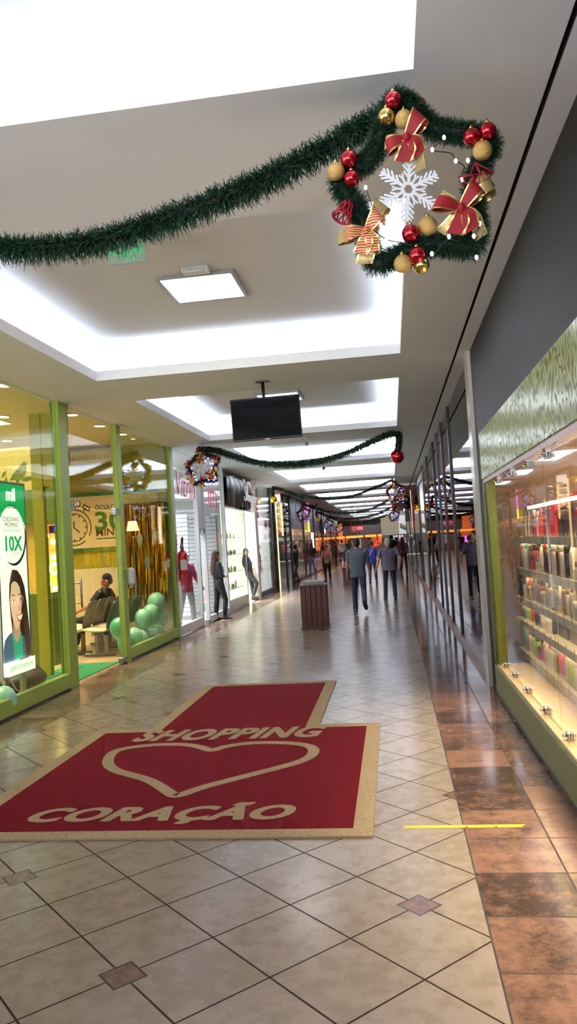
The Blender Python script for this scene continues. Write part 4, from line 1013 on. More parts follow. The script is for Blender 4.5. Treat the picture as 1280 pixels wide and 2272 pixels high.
# black gift bags on the fourth row, gift bags with bows on the top shelf
def giftbag(p, w_, h_, col, label, bow=None):
    t = thing('gift_bag', label, 'gift bag', p, 0, 'gift bags among the cosmetics')
    m = mat('bag_%d_%d_%d' % col, col, .35, var=.08)
    q = MB(); q.rings([[(-.05, -w_/2, 0), (.05, -w_/2, 0), (.05, w_/2, 0), (-.05, w_/2, 0)], [(-.05, -w_/2, h_*.6), (.05, -w_/2, h_*.6), (.05, w_/2, h_*.6), (-.05, w_/2, h_*.6)], [(-.035, -w_/2, h_), (.035, -w_/2, h_), (.035, w_/2, h_), (-.035, w_/2, h_)]], 0, False)
    q.build('bag', m, t)
    MB().tube(smoothpath([(-.037, -w_*.2, h_), (-.04, -w_*.18, h_+.03), (-.04, 0, h_+.045), (-.04, w_*.18, h_+.03), (-.037, w_*.2, h_)], 5), .004, 6).build('handle', BM['black'] if col[0] > 60 else BM['red'], t)
    if bow is not None:
        q = MB()
        for s_ in (-1, 1): q.rings([[(-.06+.02*math.cos(a_), s_*(.01+.05*(.5+.5*math.sin(a_)))*1.0+0, h_*.86+(.03+.02*b_)*math.cos(a_)) for a_ in [2*PI*i/12 for i in range(12)]] for b_ in (-.5, .5)], 0, True, cap=False)
        q.ell((-.06, 0, h_*.86), (.015, .016, .018)); q.rings([[(-.055, -.012, h_*.85), (-.055, .012, h_*.85)], [(-.06, -.05, h_*.5), (-.06, -.02, h_*.48)]], 0, False, cap=False, closed=False)
        q.build('bow', BM[bow], t)
zt = SHZ[4]+.001
for (yy, w_, h_, c_, lab, b_) in ((8.2, .16, .25, (176, 168, 150), 'pale beige gift bag at the far end of the top shelf', None), (7.98, .1, .2, (206, 190, 130), 'slim khaki gift bag near the far end of the top shelf', None), (7.8, .11, .22, (136, 62, 120), 'purple gift bag on the top shelf', None),
      (7.05, .24, .24, (150, 24, 40), 'wine red gift bag with a black bow on the top shelf', 'black'), (6.76, .15, .26, (206, 40, 52), 'bright red gift bag beside the wine red one', 'red'), (6.45, .24, .24, (48, 36, 44), 'black gift bag with a dark bow on the top shelf', 'black'),
      (6.1, .2, .25, (70, 66, 66), 'charcoal gift bag between black and red ones', 'brown'), (5.82, .16, .22, (176, 30, 60), 'crimson gift bag toward the near end of the top shelf', 'red'), (5.55, .2, .24, (60, 62, 68), 'dark slate gift bag at the edge of view on the top shelf', 'red')):
    giftbag((SX+.14, yy, zt), w_, h_, c_, lab, b_)
for (yy, c_, cp, kd, lab) in ((7.62, 'navy', 'cream', 'round', 'navy bottle between the purple bag and the pale ones on the top shelf'), (7.5, 'red', 'orange', 'jar', 'short red jar on the top shelf'), (7.4, 'cream', 'cream', 'tall', 'tall cream bottle on the top shelf before the wine bag'), (7.28, 'red', 'pink', 'round', 'red round bottle on the top shelf before the wine bag')):
    bottle(kd, c_, cp, (SX+.1, yy, zt), lab, 'bottles on the cosmetics shelves', 1.05)
giftbag((SX+.15, 6.72, SHZ[1]+.001), .34, .17, (44, 42, 44), 'wide black gift bag on the second lowest shelf')
giftbag((SX+.15, 6.32, SHZ[1]+.001), .3, .16, (54, 50, 52), 'charcoal gift bag beside the wide black one')
# red tinsel garland and purple bunches hung in the cosmetics shop
def needles(q, path, N, L, w_, core, rr, m=0, bend=.35, mcore=0):
    path = [V3(p) for p in path]
    cum = [0]
    for a_, b_ in zip(path[:-1], path[1:]): cum.append(cum[-1]+(b_-a_).length)
    T = cum[-1]; i = 0
    us = sorted(rr.uniform(0, T) for _ in range(N))
    for u in us:
        while i < len(path)-2 and cum[i+1] < u: i += 1
        d_ = (path[i+1]-path[i]); l_ = max(1e-6, d_.length); d_ = d_/l_
        p = path[i]+d_*(u-cum[i])
        v = V3((rr.gauss(0, 1), rr.gauss(0, 1), rr.gauss(0, 1))); v = (v-d_*v.dot(d_)).normalized()
        out = (v+d_*rr.uniform(-.7, .7)).normalized(); l2 = L*rr.uniform(.6, 1.15)
        sd = out.cross(V3((rr.gauss(0, 1), rr.gauss(0, 1), rr.gauss(0, 1)))).normalized()*w_
        a_ = p+v*core*.4; b_ = a_+out*l2*.55; e = a_+out*l2+V3((0, 0, -bend*l2*rr.random()))+d_*l2*rr.uniform(-.2, .2)
        q.add([a_-sd, a_+sd, b_+sd*.9, b_-sd*.9, e+sd*.35, e-sd*.35], [(0, 1, 2, 3), (3, 2, 4, 5)], m if rr.random() < .7 else m+1)
    q.tube(path, core, 7, mcore)
m_rt = mat('red_tinsel', (150, 20, 34), .35, .3, var=.3); m_rt2 = mat('red_tinsel_light', (196, 46, 54), .35, .3, var=.3)
q = MB(); needles(q, smoothpath([(1.9, 8.2, 1.95), (2.0, 7.2, 2.12), (2.1, 6.6, 2.3), (2.1, 6.0, 2.5)]), 1500, .07, .003, .02, random.Random(3))
o = q.build('tinsel_garland', [m_rt, m_rt2]); tag(o, 'red tinsel garland sloping up inside the cosmetics shop', 'garland')
o = MB().box(2.6, 2.63, 7.2, 8.0, 2.15, 2.5).build('red_banner', mat('banner_red', (204, 26, 36), .6)); tag(o, 'bright red banner hanging inside the cosmetics shop', 'banner')
t = thing('wall_cabinet', 'tall wooden cabinet deep inside the cosmetics shop', 'cabinet', (3.4, 8.6, 0))
MB().box(-.5, .5, -.3, .3, 0, 2.3, bev=.01).build('case', mat('cabinet_wood', (150, 104, 76), .5, var=.1), t); MB().box(-.52, .52, -.32, .32, 2.3, 2.34).build('top', m_shelf, t)
for z in (.6, 1.2, 1.8): MB().box(-.45, .45, -.31, -.3, z, z+.02).build('shelf_edge', m_shelf, t)
t = thing('counter', 'brown sales counter inside the cosmetics shop seen past the shelf end', 'counter', (2.2, 9.4, 0))
MB().box(-.7, .7, -.3, .3, 0, .95, bev=.01).build('body', mat('counter_brown', (130, 88, 66), .5), t); MB().box(-.75, .75, -.34, .34, .95, 1.0, bev=.005).build('top', mat('counter_top', (214, 196, 176), .3), t)
# ------------------------------------------------------------------ right side farther on: mirror glass fronts
cols = [(28, 26, 28), (74, 18, 24), (92, 90, 116), (30, 28, 30), (30, 28, 30), (120, 110, 90), (30, 28, 30), (64, 60, 60), (30, 28, 30), (44, 40, 40)]
yb = [8.76, 12.1, 13.8, 15.2, 16.6, 19.5, 22.0, 26.5, 33.0, 41.0, 50.0]
wn = ['first mirror-like glass shop front past the stone column', 'second mirror-like glass front, between black and dark red posts', 'third mirror-like glass front, past the dark red post', 'fourth mirror-like glass front, past the violet grey post', 'fifth mirror-like glass front along the right side', 'sixth glass front on the right, before the gold one', 'open front with gold tinsel glowing inside on the right', 'glass front past the gold one on the right', 'dark glass front under the round black signs', 'last dark glass front on the right']
m_rint = mat('dark_interior', (40, 40, 44), .6, var=.2)
for k in range(10):
    a_, b_ = yb[k], yb[k+1]
    w = thing('window_%d' % (13+k), wn[k], 'shop window', (0, 0, 0), kind='structure')
    if k != 6: pane(a_+.02, b_-.02, .1, CZ, w, g_dark, XR+.03)
    else: MB().box(XR+.01, XR+.06, a_, b_, 3.3, CZ).build('header_panel', m_dark, w)
    MB().box(XR, XR+.08, b_-.06, b_+.02, 0, CZ).build('frame', mat('post_%d' % k, cols[k], .4, 0), w)
    MB().box(XR-.0, XR+.08, a_, b_-.06, 0, .1).build('base_rail', mat('bronze_red_rail', (122, 84, 74), .3, .4, var=.2, vs=30), w)
mb = MB().box(2.6, 2.7, 10.3, 60, 0, SH); struct('wall_right', mb, m_rint, 'dark inside wall behind the mirror-like right fronts', 'wall')
q = MB(); rr = random.Random(9)
for i in range(420):
    y_ = rr.uniform(22.2, 26.3); x = 1.15+rr.uniform(0, .12); z = rr.uniform(2.4, 3.2); L = rr.uniform(1.6, 2.6); w_ = rr.uniform(.008, .018); tw = rr.uniform(0, PI)
    vs = []
    for j in range(6):
        a2 = tw+j*.4; vs += [(x-w_*math.sin(a2), y_-w_*math.cos(a2), z-L*j/5), (x+w_*math.sin(a2), y_+w_*math.cos(a2), z-L*j/5)]
    q.add(vs, [(2*j, 2*j+1, 2*j+3, 2*j+2) for j in range(5)])
o = q.build('tinsel_curtain', mat('gold_foil', (214, 158, 40), .22, 1.0)); tag(o, 'gold tinsel fringe curtain in the far right shop window', 'curtain', None, 'stuff')
area((1.05, 24.3, 3.5), (0, 0, 0), .2, 4, 90, (1, .84, .55), 2.6)
area((1.8, 15, 3.5), (0, 0, 0), 1, 8, 90, (1, .95, .9))
# red and white poster inside the first right front, signs farther away
p = onX(998, 1010, 1.3)
o = MB().box(XR+.14, XR+.16, 12.5, 13.3, 2.3, 3.1).build('hanging_poster', mat('poster_redwhite', (190, 96, 84), .5, var=.4, vs=3)); tag(o, 'red and white poster high inside the right glass front', 'poster')
t = thing('lit_sign', 'upright white glowing sign standing out from the right fronts', 'sign', (XR-.12, 29.4, 2.55))
MB().box(-.03, .03, -.25, .25, -.6, .85).build('panel', mat('sign_warm_white', (255, 232, 214), .4, emit=2.2, var=0), t); MB().box(-.035, .035, -.28, -.25, -.63, .88).box(-.035, .035, .25, .28, -.63, .88).build('frame', mat('red_edge', (190, 60, 40), .4), t)
MB().box(.03, .13, -.03, .03, .1, .16).build('arm', m_black, t)
for k, (px, py, yy, r) in enumerate(((919, 1107, 33.0, .13), (915, 1121, 34.5, .15))):
    p = onY(px, py, yy); p.x = min(p.x, XR-.2)
    t = thing('round_sign', ['upper round black sign standing out from the right fronts', 'lower round black sign standing out from the right fronts'][k], 'sign', p, 0, 'round black signs')
    MB().lathe([(r, -.03), (r, .03)], 28, 0, Matrix.Rotation(PI/2, 4, 'X')).build('disc', m_black, t)
    MB().box(r*.9, XR-p.x, -.02, .02, -.02, .02).build('arm', m_black, t)
t = thing('wall_screen', 'tall black screen standing out edge-on from the right fronts', 'screen', (XR-.22, 39.5, 2.9))
MB().box(-.0, .2, -.04, .04, -.5, .45, bev=.01).build('case', m_black, t); MB().box(.2, .24, -.02, .02, -.05, .05).build('arm', m_steel, t)
t = thing('gold_ornament', 'cluster of gold leaves hanging by the gold shop front', 'ornament', (XR-.1, 24.6, 2.55))
t.scale = (.6, .6, .6)
q = MB(); rr = random.Random(6)
for i in range(26):
    a_ = rr.uniform(0, 2*PI); d_ = V3((math.cos(a_), rr.uniform(-.4, .4), math.sin(a_))).normalized(); n_ = d_.cross(V3((0, 1, .2))).normalized()*.05; L = rr.uniform(.12, .25)
    q.add([(0, 0, 0), d_*L*.5+n_, d_*L, d_*L*.5-n_], [(0, 1, 2, 3)])
q.ell((0, 0, 0), (.08, .08, .08)); q.build('leaves', mat('gold_leaf', (220, 170, 50), .2, 1.0), t); MB().tube([(0, 0, 0), (0, 0, (CZ-2.55)/.6)], .006, 6).build('cord', m_black, t)
# ------------------------------------------------------------------ carpet
def carpet_mat(name, c1, c2, sc=190):
    t = NT(name); n1 = t.noise(sc, 3, rough=.8); n2 = t.noise(3, 4)
    c = t.mix(t.ramp(n1, .36, .62), lin(c1), lin(c2))
    c = t.mix(t.m('MULTIPLY', t.ramp(n2, .45, .75), .35), c, lin(tuple(x*.86 for x in c1)))
    p = t.pr(Base_Color=c, Roughness=.95); p.inputs['Specular IOR Level'].default_value = .1
    t.put(p.inputs['Normal'], t.bump(n1, .5, .004)); return t.mat
m_red = carpet_mat('red_loop_pile', (134, 23, 33), (88, 13, 21)); m_sand = carpet_mat('sand_loop_pile', (214, 190, 152), (140, 116, 82))
T = thing('entrance_mat', 'large red mat with sand border, heart and lettering on the tiles', 'mat', (-1.5, 6.6, 0))
X0, X1, Y0, Y1, X2, X3, Y2 = -2.83, -.21, 4.31, 6.93, -2.32, -.755, 9.06
bw = .115
def P(mb, pts, z0, z1, m=0): mb.poly([(x+1.5, y-6.6) for x, y in pts], z0, z1, m)
outer = [(X0, Y0), (X1, Y0), (X1, Y1), (X3, Y1), (X3, Y2), (X2, Y2), (X2, Y1), (X0, Y1)]
q = MB()
P(q, [(X0+bw, Y0+bw), (X1-bw, Y0+bw), (X1-bw, Y1-bw), (X0+bw, Y1-bw)], .001, .012); P(q, [(X2+bw, Y1-bw), (X3-bw, Y1-bw), (X3-bw, Y2-bw), (X2+bw, Y2-bw)], .001, .012)
q.build('red_pile', m_red, T)
q = MB()
for a_ in ((X0, X1, Y0, Y0+bw), (X0, X0+bw, Y0+bw, Y1-bw), (X1-bw, X1, Y0+bw, Y1-bw), (X0, X2+bw, Y1-bw, Y1), (X3-bw, X1, Y1-bw, Y1), (X2, X2+bw, Y1, Y2-bw), (X3-bw, X3, Y1, Y2-bw), (X2, X3, Y2-bw, Y2)):
    P(q, [(a_[0], a_[2]), (a_[1], a_[2]), (a_[1], a_[3]), (a_[0], a_[3])], .001, .0125)
q.build('border', m_sand, T)
def rugtext(s, xa, xb, ya, yb, sh):
    q = MB()
    for k_, (dx, dy) in enumerate(((0, 0), (.03, 0), (-.03, 0), (0, .016), (0, -.016), (.03, .012), (-.03, -.012))): q.text(s, 1.0, Matrix.Translation((dx, dy, .0002*k_)), 0, .0, shear=sh, off=.022, sp=1.08)
    xs = [v[0] for v in q.v]; base = [v[1] for v in q.v]
    b2 = MB(); b2.text('H', 1.0, Matrix.Identity(4), 0, 0, off=.035); hh = [v[1] for v in b2.v]
    k = (xb-xa)/(max(xs)-min(xs)); ky = (yb-ya)/(max(hh)-min(hh)); m0 = min(xs); y0 = min(hh)
    out = MB(); n = len(q.v)
    vs = [((v[0]-m0)*k+xa+1.5, (v[1]-y0)*ky+ya-6.6, .0134+v[2]) for v in q.v]; out.add(vs, q.f)
    return out.build('lettering', m_sand, T)
a_ = onZ(290, 1648); b_ = onZ(718, 1638); c_ = onZ(500, 1620)
rugtext('SHOPPING', a_.x, b_.x-.0, a_.y-.02, c_.y, .3)
a_ = onZ(50, 1830); b_ = onZ(650, 1822); c_ = onZ(330, 1795)
rugtext('CORAÇÃO', a_.x, b_.x, onZ(200, 1828).y, c_.y, .3)
hp = [(384, 1768), (330, 1735), (255, 1712), (240, 1690), (262, 1668), (330, 1657), (400, 1655), (440, 1660), (470, 1668), (500, 1660), (560, 1652), (640, 1652), (688, 1660), (694, 1676), (660, 1695), (560, 1722), (460, 1748), (400, 1768)]
pts = smoothpath([onZ(*p) for p in hp+hp[:1]], 6)[:-1]
q = MB(); L = len(pts); ins, outs = [], []
cen = V3((sum(p.x for p in pts)/L, sum(p.y for p in pts)/L, 0))
for i, p in enumerate(pts):
    d_ = (pts[(i+1) % L]-pts[i-1]).normalized(); n_ = V3((-d_.y, d_.x, 0))
    ins.append((p-n_*.045)); outs.append((p+n_*.045))
vs = [(p.x+1.5, p.y-6.6, .0134) for p in outs+ins]
q.add(vs, [(i, (i+1) % L, L+(i+1) % L, L+i) for i in range(L)]); q.build('heart_motif', m_sand, T)
# strips of yellow tape
m_tape = mat('yellow_tape', (236, 196, 40), .5, var=.12, vs=14)
for k, (xa, xb, lab) in enumerate(((-.04, .31, 'long strip of yellow tape on the beige tiles'), (.315, .47, 'short yellow tape piece at the start of the brown border'), (.475, .62, 'last short yellow tape piece on the brown border'))):
    o = MB().poly([(xa, 4.445), (xb-.01, 4.445), (xb+.012, 4.485), (xa+.005, 4.485)], .0006, .0016).build('floor_tape', m_tape); tag(o, lab, 'tape', 'yellow tape strips')
# ------------------------------------------------------------------ wooden bin and planter
m_wood = mat('dark_red_timber', (88, 46, 38), .5, var=.22, vs=9); m_woodD = mat('dark_timber_core', (40, 20, 18), .7)
def slatbox(t, w_, d_, h_):
    MB().box(-w_/2+.015, w_/2-.015, -d_/2+.015, d_/2-.015, .03, h_-.03).build('core', m_woodD, t)
    q = MB(); sw = w_/5
    for k in range(5):
        for yy in (-d_/2, d_/2-.016): q.box(-w_/2+k*sw+.007, -w_/2+(k+1)*sw-.007, yy, yy+.016, .03, h_-.03, bev=.004)
    sw = d_/5
    for k in range(5):
        for xx in (-w_/2, w_/2-.016): q.box(xx, xx+.016, -d_/2+k*sw+.007, -d_/2+(k+1)*sw-.007, .03, h_-.03, bev=.004)
    q.build('slats', m_wood, t)
    MB().box(-w_/2-.015, w_/2+.015, -d_/2-.015, d_/2+.015, 0, .035, bev=.004).build('base', m_wood, t)
    MB().box(-w_/2-.02, w_/2+.02, -d_/2-.02, d_/2+.02, h_-.03, h_, bev=.004).build('top_rim', m_wood, t)
bc = onZ(698, 1397)
t = thing('waste_bin', 'dark wooden slatted bin with a grey tray on top in mid corridor', 'bin', (-1.55, 14.75, 0), .03)
slatbox(t, .5, .5, .84)
q = MB(); q.rings([[(-.17, -.17, .84), (.2, -.17, .84), (.2, .2, .84), (-.17, .2, .84)], [(-.175, -.175, .895), (.205, -.175, .895), (.205, .205, .895), (-.175, .205, .895)], [(-.16, -.16, .91), (.19, -.16, .91), (.19, .19, .91), (-.16, .19, .91)]], 0, False)
q.build('tray', mat('grey_plastic', (168, 172, 178), .35, var=.1), t)
t = thing('planter', 'wooden planter holding a leafy plant behind the walking man', 'planter', (-1.6, 28.7, 0))
slatbox(t, .55, .5, .62)
MB().lathe([(.16, .62), (.2, .85), (.19, .86)], 18).build('pot', m_white, t)
q = MB(); rr = random.Random(12)
for i in range(150):
    a_ = rr.uniform(0, 2*PI); el = rr.uniform(.1, 1.4); L = rr.uniform(.35, .75); b_ = V3((0, 0, .85)); o_ = V3((math.cos(a_)*math.cos(el), math.sin(a_)*math.cos(el), math.sin(el)))
    n_ = o_.cross(V3((0, 0, 1))).normalized()*rr.uniform(.02, .04); m1 = b_+o_*L*.6; e = b_+o_*L+V3((0, 0, -.25*L))
    q.add([b_-n_*.2, b_+n_*.2, m1+n_, e, m1-n_], [(0, 1, 2, 4), (4, 2, 3)])
q.build('foliage', mat('plant_leaf', (62, 84, 44), .5, var=.4, vs=9), t)
# ------------------------------------------------------------------ television
t = thing('television', 'black flat television hung from the ceiling', 'television', (-1.395, 9.0, 3.16))
t.rotation_euler = (.06, -.012, .02)
MB().box(-.42, .42, 0, .05, -.255, .255, bev=.008).build('case', m_black, t)
MB().box(-.408, .408, -.002, 0, -.235, .243).build('screen', mat('tv_screen', (5, 5, 7), .1, spec=.06, var=0), t)
MB().box(-.03, .03, -.003, 0, -.251, -.245).build('logo', m_alu, t)
MB().tube([(-.02, .1, 0), (-.02, .1, .46)], .02, 10).box(-.12, .08, .05, .1, -.12, .12).box(-.1, .06, .04, .16, .446, .462).build('bracket', m_black, t)
# exit sign, its back seen: mirrored letters
t = thing('exit_sign', 'clear hanging exit sign with mirrored green letters', 'sign', (-1.775, 5.3, 3.85))
MB().box(-.15, .15, -.003, .003, -.1, .1).build('panel', mat('exit_acrylic', (206, 232, 214), .15, var=0, trans=.75), t)
q = MB(); Mx = frame((0, -.004, 0), (-1, 0, 0), (0, 0, 1))
q.text('SAÍDA', .11, Mx @ Matrix.Translation((0, -.04, 0)), 0, .0006, off=.0015, sp=1.05, xs=.85); q.text('EXIT', .065, Mx @ Matrix.Translation((0, -.085, 0)), 0, .0006, off=.0, sp=1.1)
q.text('>>>', .06, Mx @ Matrix.Translation((0, .065, 0)), 0, .0006, off=.004)
q.build('lettering', mat('exit_green', (8, 150, 74), .4, emit=.05, var=0), t)
MB().box(-.16, .16, -.02, .02, .1, .15, bev=.004).build('holder', m_white, t)
# small cameras on the ceiling beams
for (yy, lab) in ((14.4, 'small camera hanging from the ceiling behind the television'), (19.6, 'small dark camera hanging farther along the ceiling')):
    p = onZ(680 if yy < 15 else 718, 985 if yy < 15 else 1032, CZ)
    t = thing('ceiling_camera', lab, 'camera', (onY(680 if yy < 15 else 718, 986 if yy < 15 else 1035, yy).x, yy, CZ), 0, 'ceiling cameras')
    MB().cap((0, 0, 0), (0, 0, -.08), .015, .015).build('stem', m_white, t); MB().cap((-.0, -.05, -.11), (0, .05, -.1), .04, .035).build('body', m_alu if yy < 15 else m_black, t)
# ------------------------------------------------------------------ garlands and star wreaths
m_gr = [mat('fir_green_core', (10, 26, 18), .7), mat('fir_green', (17, 50, 33), .5, var=.35, vs=25), mat('fir_green_light', (30, 72, 46), .5, var=.3, vs=25)]
def garland(pts, N, L, w_, core, label, seed, grp='green garlands across the ceiling'):
    for p_ in pts: p_.z = min(p_.z, CZ-L-.01)
    q = MB(); needles(q, smoothpath(pts, 8), N if seed == 1 else int(N*1.5), L, w_ if seed == 1 else w_*1.5, core if seed == 1 else .035, random.Random(seed), 1)
    for e_ in (max(pts[:3], key=lambda p: p.z), max(pts[-4:], key=lambda p: p.z)):
        if seed != 1: q.tube([e_, V3((e_.x, e_.y, CZ-.002))], .004, 5, 0)
    o = q.build('garland', m_gr); tag(o, label, 'garland', grp); return o
GY = 3.38
g1 = [onY(862, 215, GY), onY(838, 262, GY), onY(770, 300, GY), onY(690, 345, GY), onY(560, 410, GY), onY(410, 470, GY), onY(240, 528, GY), onY(120, 546, GY), onY(0, 548, GY)]
e_ = g1[-1]; g1 += [V3((e_.x-.4, GY, e_.z+.06)), V3((e_.x-.9, GY, e_.z+.2)), V3((e_.x-1.35, GY, CZ-.02))]
garland(g1, 11500, .072, .0029, .018, 'nearest and largest green garland crossing the top of the view', 1)
def g_line(Y, pxs, N, label, seed, L=.07, w_=.003, extra=()):
    return garland([onY(px, py, Y) for px, py in pxs]+list(extra), N, L, w_, .02, label, seed)
g_line(14.15, [(448, 990), (480, 999), (520, 1012), (580, 1026), (640, 1030), (700, 1024), (760, 1008), (820, 982), (860, 964), (882, 956), (886, 965), (884, 985), (881, 1000)], 6500, 'second green garland, from the left star wreath to the red ball', 2)
g_line(25.4, [(606, 1100), (605, 1083), (625, 1086), (660, 1098), (700, 1104), (740, 1106), (790, 1098), (840, 1078), (872, 1060)], 4200, 'third green garland, from the yellow ball to the right star wreath', 3)
g_line(33.0, [(672, 1118), (700, 1127), (740, 1136), (780, 1137), (820, 1130), (866, 1108), (872, 1112), (874, 1120)], 2600, 'fourth green garland, second lowest of those far along', 4, .075, .005)
g_line(39.5, [(704, 1150), (703, 1136), (730, 1146), (770, 1151), (810, 1147), (840, 1139), (866, 1126)], 2000, 'fifth green garland, far along with a yellow star drop', 5, .08, .006)
g_line(45.5, [(727, 1146), (750, 1154), (780, 1158), (820, 1155), (860, 1142)], 1500, 'farthest green garland before the end of the corridor', 6, .08, .007)
# wreath
WY = 3.28; WC = onY(905, 400, WY)
star_px = [(880, 205), (960, 284), (1095, 305), (1050, 400), (1058, 548), (952, 540), (828, 590), (800, 470), (748, 402), (828, 345)]
star = [onY(px, py, WY)-WC for px, py in star_px]
m_br = [mat('bauble_red', (176, 14, 34), .12, .75, var=.03, coat=.5), mat('bauble_gold', (214, 184, 104), .1, .95, var=.03), mat('bauble_glitter', (206, 170, 104), .45, .75, var=.35, vs=260, bump=.5, bs=420)]
m_rib = [mat('red_velvet', (146, 10, 24), .65, var=.1, vs=30), mat('gold_edge', (222, 192, 116), .25, .8, var=.1, vs=40)]
m_rib2 = [mat('gold_organza', (176, 154, 102), .35, .35, var=.15, vs=30), mat('gold_edge', (222, 192, 116), .25, .8)]
m_ribS = NT('striped_ribbon')
sp_ = m_ribS.n('ShaderNodeSeparateXYZ'); m_ribS.t.links.new(m_ribS.coord(), sp_.inputs[0])
wv = m_ribS.m('SINE', m_ribS.m('MULTIPLY', m_ribS.m('ADD', sp_.outputs[2], m_ribS.m('MULTIPLY', m_ribS.noise(30), .012)), 620.0))
m_ribS.pr(Base_Color=m_ribS.mix(m_ribS.m('GREATER_THAN', wv, -.1), lin((214, 180, 110)), lin((170, 22, 36))), Roughness=.4)
m_ribS = m_ribS.mat
def ribbon(q, pts, wds, wfun, e=.1):
    rows = []
    n = len(pts)
    for i, p in enumerate(pts):
        w_ = wds[i]*wfun(i/(n-1)); rows.append([p-w_*.5, p-w_*(.5-e), p+w_*(.5-e), p+w_*.5])
    vs = [p for r in rows for p in r]
    for c_, m in ((0, 1), (1, 0), (2, 1)): q.add(vs, [(4*i+c_, 4*i+c_+1, 4*i+c_+5, 4*i+c_+4) for i in range(n-1)], m, True)
def bow(c, s, mats, par, name, loops, tails, knot=True, dy=0.0):
    q = MB(); c = V3(c)
    for ang, L, W, D in loops:
        a_ = math.radians(ang); d_ = V3((math.cos(a_), 0, math.sin(a_))); n_ = V3((-math.sin(a_), 0, math.cos(a_)))
        pts = []; wd = []
        for i in range(21):
            t_ = i/20; pts.append(c+V3((0, dy, 0))+d_*s*L*math.sin(PI*t_)**.9 + V3((0, -1, 0))*s*D*math.sin(2*PI*t_)+n_*s*.12*math.sin(PI*t_)*(1 if t_ < .5 else .6)); wd.append(n_*s*W+V3((0, -.15*s*W, 0)))
        ribbon(q, pts, wd, lambda t_: .35+.65*math.sin(PI*t_)**.6)
    for ang, L, W in tails:
        a_ = math.radians(ang); d_ = V3((math.cos(a_), 0, math.sin(a_))); n_ = V3((-math.sin(a_), 0, math.cos(a_)))
        pts = [c+V3((0, dy-.004-.06*s*math.sin(i/10*5), 0))+d_*s*L*i/10+n_*s*.05*math.sin(i/10*4) for i in range(11)]
        ribbon(q, pts, [n_*s*W]*11, lambda t_: .45+.55*min(1, t_*2))
    if knot: q.ell(c+V3((0, dy-.03*s, 0)), (.1*s, .12*s, .11*s), 0, 10)
    return q.build(name, mats, par)
def wreath(label, grp, far=False, N=22000):
    t = thing('star_wreath', label, 'wreath', WC, 0, grp)
    pth = []
    for i in range(10):
        a_, b_ = star[i], star[(i+1) % 10]
        pth += [a_.lerp(b_, .12), a_.lerp(b_, .5), a_.lerp(b_, .88)]
    pth = smoothpath(pth+[pth[0]], 4)
    q = MB(); needles(q, pth, N, .05 if not far else .06, .0017 if not far else .006, .03, random.Random(40), 1, .2)
    q.build('greenery', m_gr, t)
    def W(px, py, dy): return onY(px, py, WY+dy)-WC
    def ball(px, py, r, m, dy=-.05):
        o = MB().lathe([(max(.0008, r*math.cos(-PI/2+PI*i/14)), r*math.sin(-PI/2+PI*i/14)) for i in range(15)], 22).build('bauble', m_br[m], t); o.location = W(px, py, dy)
        if not far:
            c_ = MB().lathe([(.009, r*.97), (.009, r+.008), (.003, r+.01), (.003, r+.018)], 10).build('cap', m_br[1], o)
        return o
    for px, py, r, m in ((872, 222, .036, 0), (857, 259, .037, 1), (896, 265, .039, 2), (774, 353, .037, 0), (745, 381, .038, 2), (780, 396, .034, 0), (1046, 304, .036, 0), (1082, 291, .037, 0), (1070, 334, .041, 2), (911, 518, .038, 0), (949, 502, .04, 2), (925, 567, .037, 0), (893, 585, .038, 2), (934, 588, .036, 1)):
        ball(px, py, r, m, -.055 if py != 588 else -.03)
    ball(930, 233, .032, 0, .03)
    s = .185
    bow(W(905, 306, -.07), s, m_rib2, t, 'gold_ribbon', [(170, .52, .36, .12), (60, .55, .3, .1)], [(-70, .75, .3), (-115, .5, .25)], False, .02)
    bow(W(902, 306, -.09), s, m_rib, t, 'red_bow', [(188, .48, .42, .16), (45, .6, .42, .16)], [(-100, .52, .4), (-52, .48, .4)])
    bow(W(1026, 452, -.07), s, m_rib2, t, 'gold_ribbon', [(35, .85, .36, .14), (20, .8, .3, .2), (235, .55, .3, .1)], [(-60, .85, .32), (-130, .75, .3), (150, .55, .3)], False, .02)
    bow(W(1022, 462, -.1), s, m_rib, t, 'red_bow', [(150, .58, .42, .17), (38, .62, .4, .17)], [(-105, .58, .42), (-62, .55, .4)])
    bow(W(812, 512, -.07), s*.95, m_rib2, t, 'gold_ribbon', [(178, .7, .36, .14), (48, .8, .38, .16)], [(-95, .75, .42), (-70, .6, .3)], False, .02)
    bow(W(812, 512, -.1), s*.9, [m_ribS, m_rib[1]], t, 'striped_bow', [(176, .52, .46, .17), (35, .55, .44, .17)], [(-105, .58, .4), (-72, .58, .36)])
    # little openwork bell and star
    q = MB(); M0 = Matrix.Translation(W(765, 468, -.06)) @ Euler((0, .5, .4)).to_matrix().to_4x4()
    for k in range(9):
        a_ = 2*PI*k/9; q.tube([M0 @ V3((r*math.cos(a_+z*8), r*math.sin(a_+z*8), z)) for r, z in ((.008, .05), (.022, .035), (.03, 0), (.042, -.035))], .0035, 5)
        q.tube([M0 @ V3((r*math.cos(a_-z*8), r*math.sin(a_-z*8), z)) for r, z in ((.008, .05), (.022, .035), (.03, 0), (.042, -.035))], .0035, 5)
    q.tube([M0 @ V3((.042*math.cos(2*PI*i/16), .042*math.sin(2*PI*i/16), -.035)) for i in range(17)], .005, 5)
    m_rg = mat('red_glitter_wire', (168, 26, 44), .35, .4, var=.3, vs=200)
    q.build('openwork_bell', m_rg, t)
    q = MB(); c_ = W(1056, 400, -.07); rr = random.Random(14)
    sp5 = [c_+V3((r*math.cos(PI/2+PI*i/5), 0, r*math.sin(PI/2+PI*i/5))) for i, r in enumerate([.075, .034]*5)]
    q.tube(sp5+sp5[:1], .004, 5)
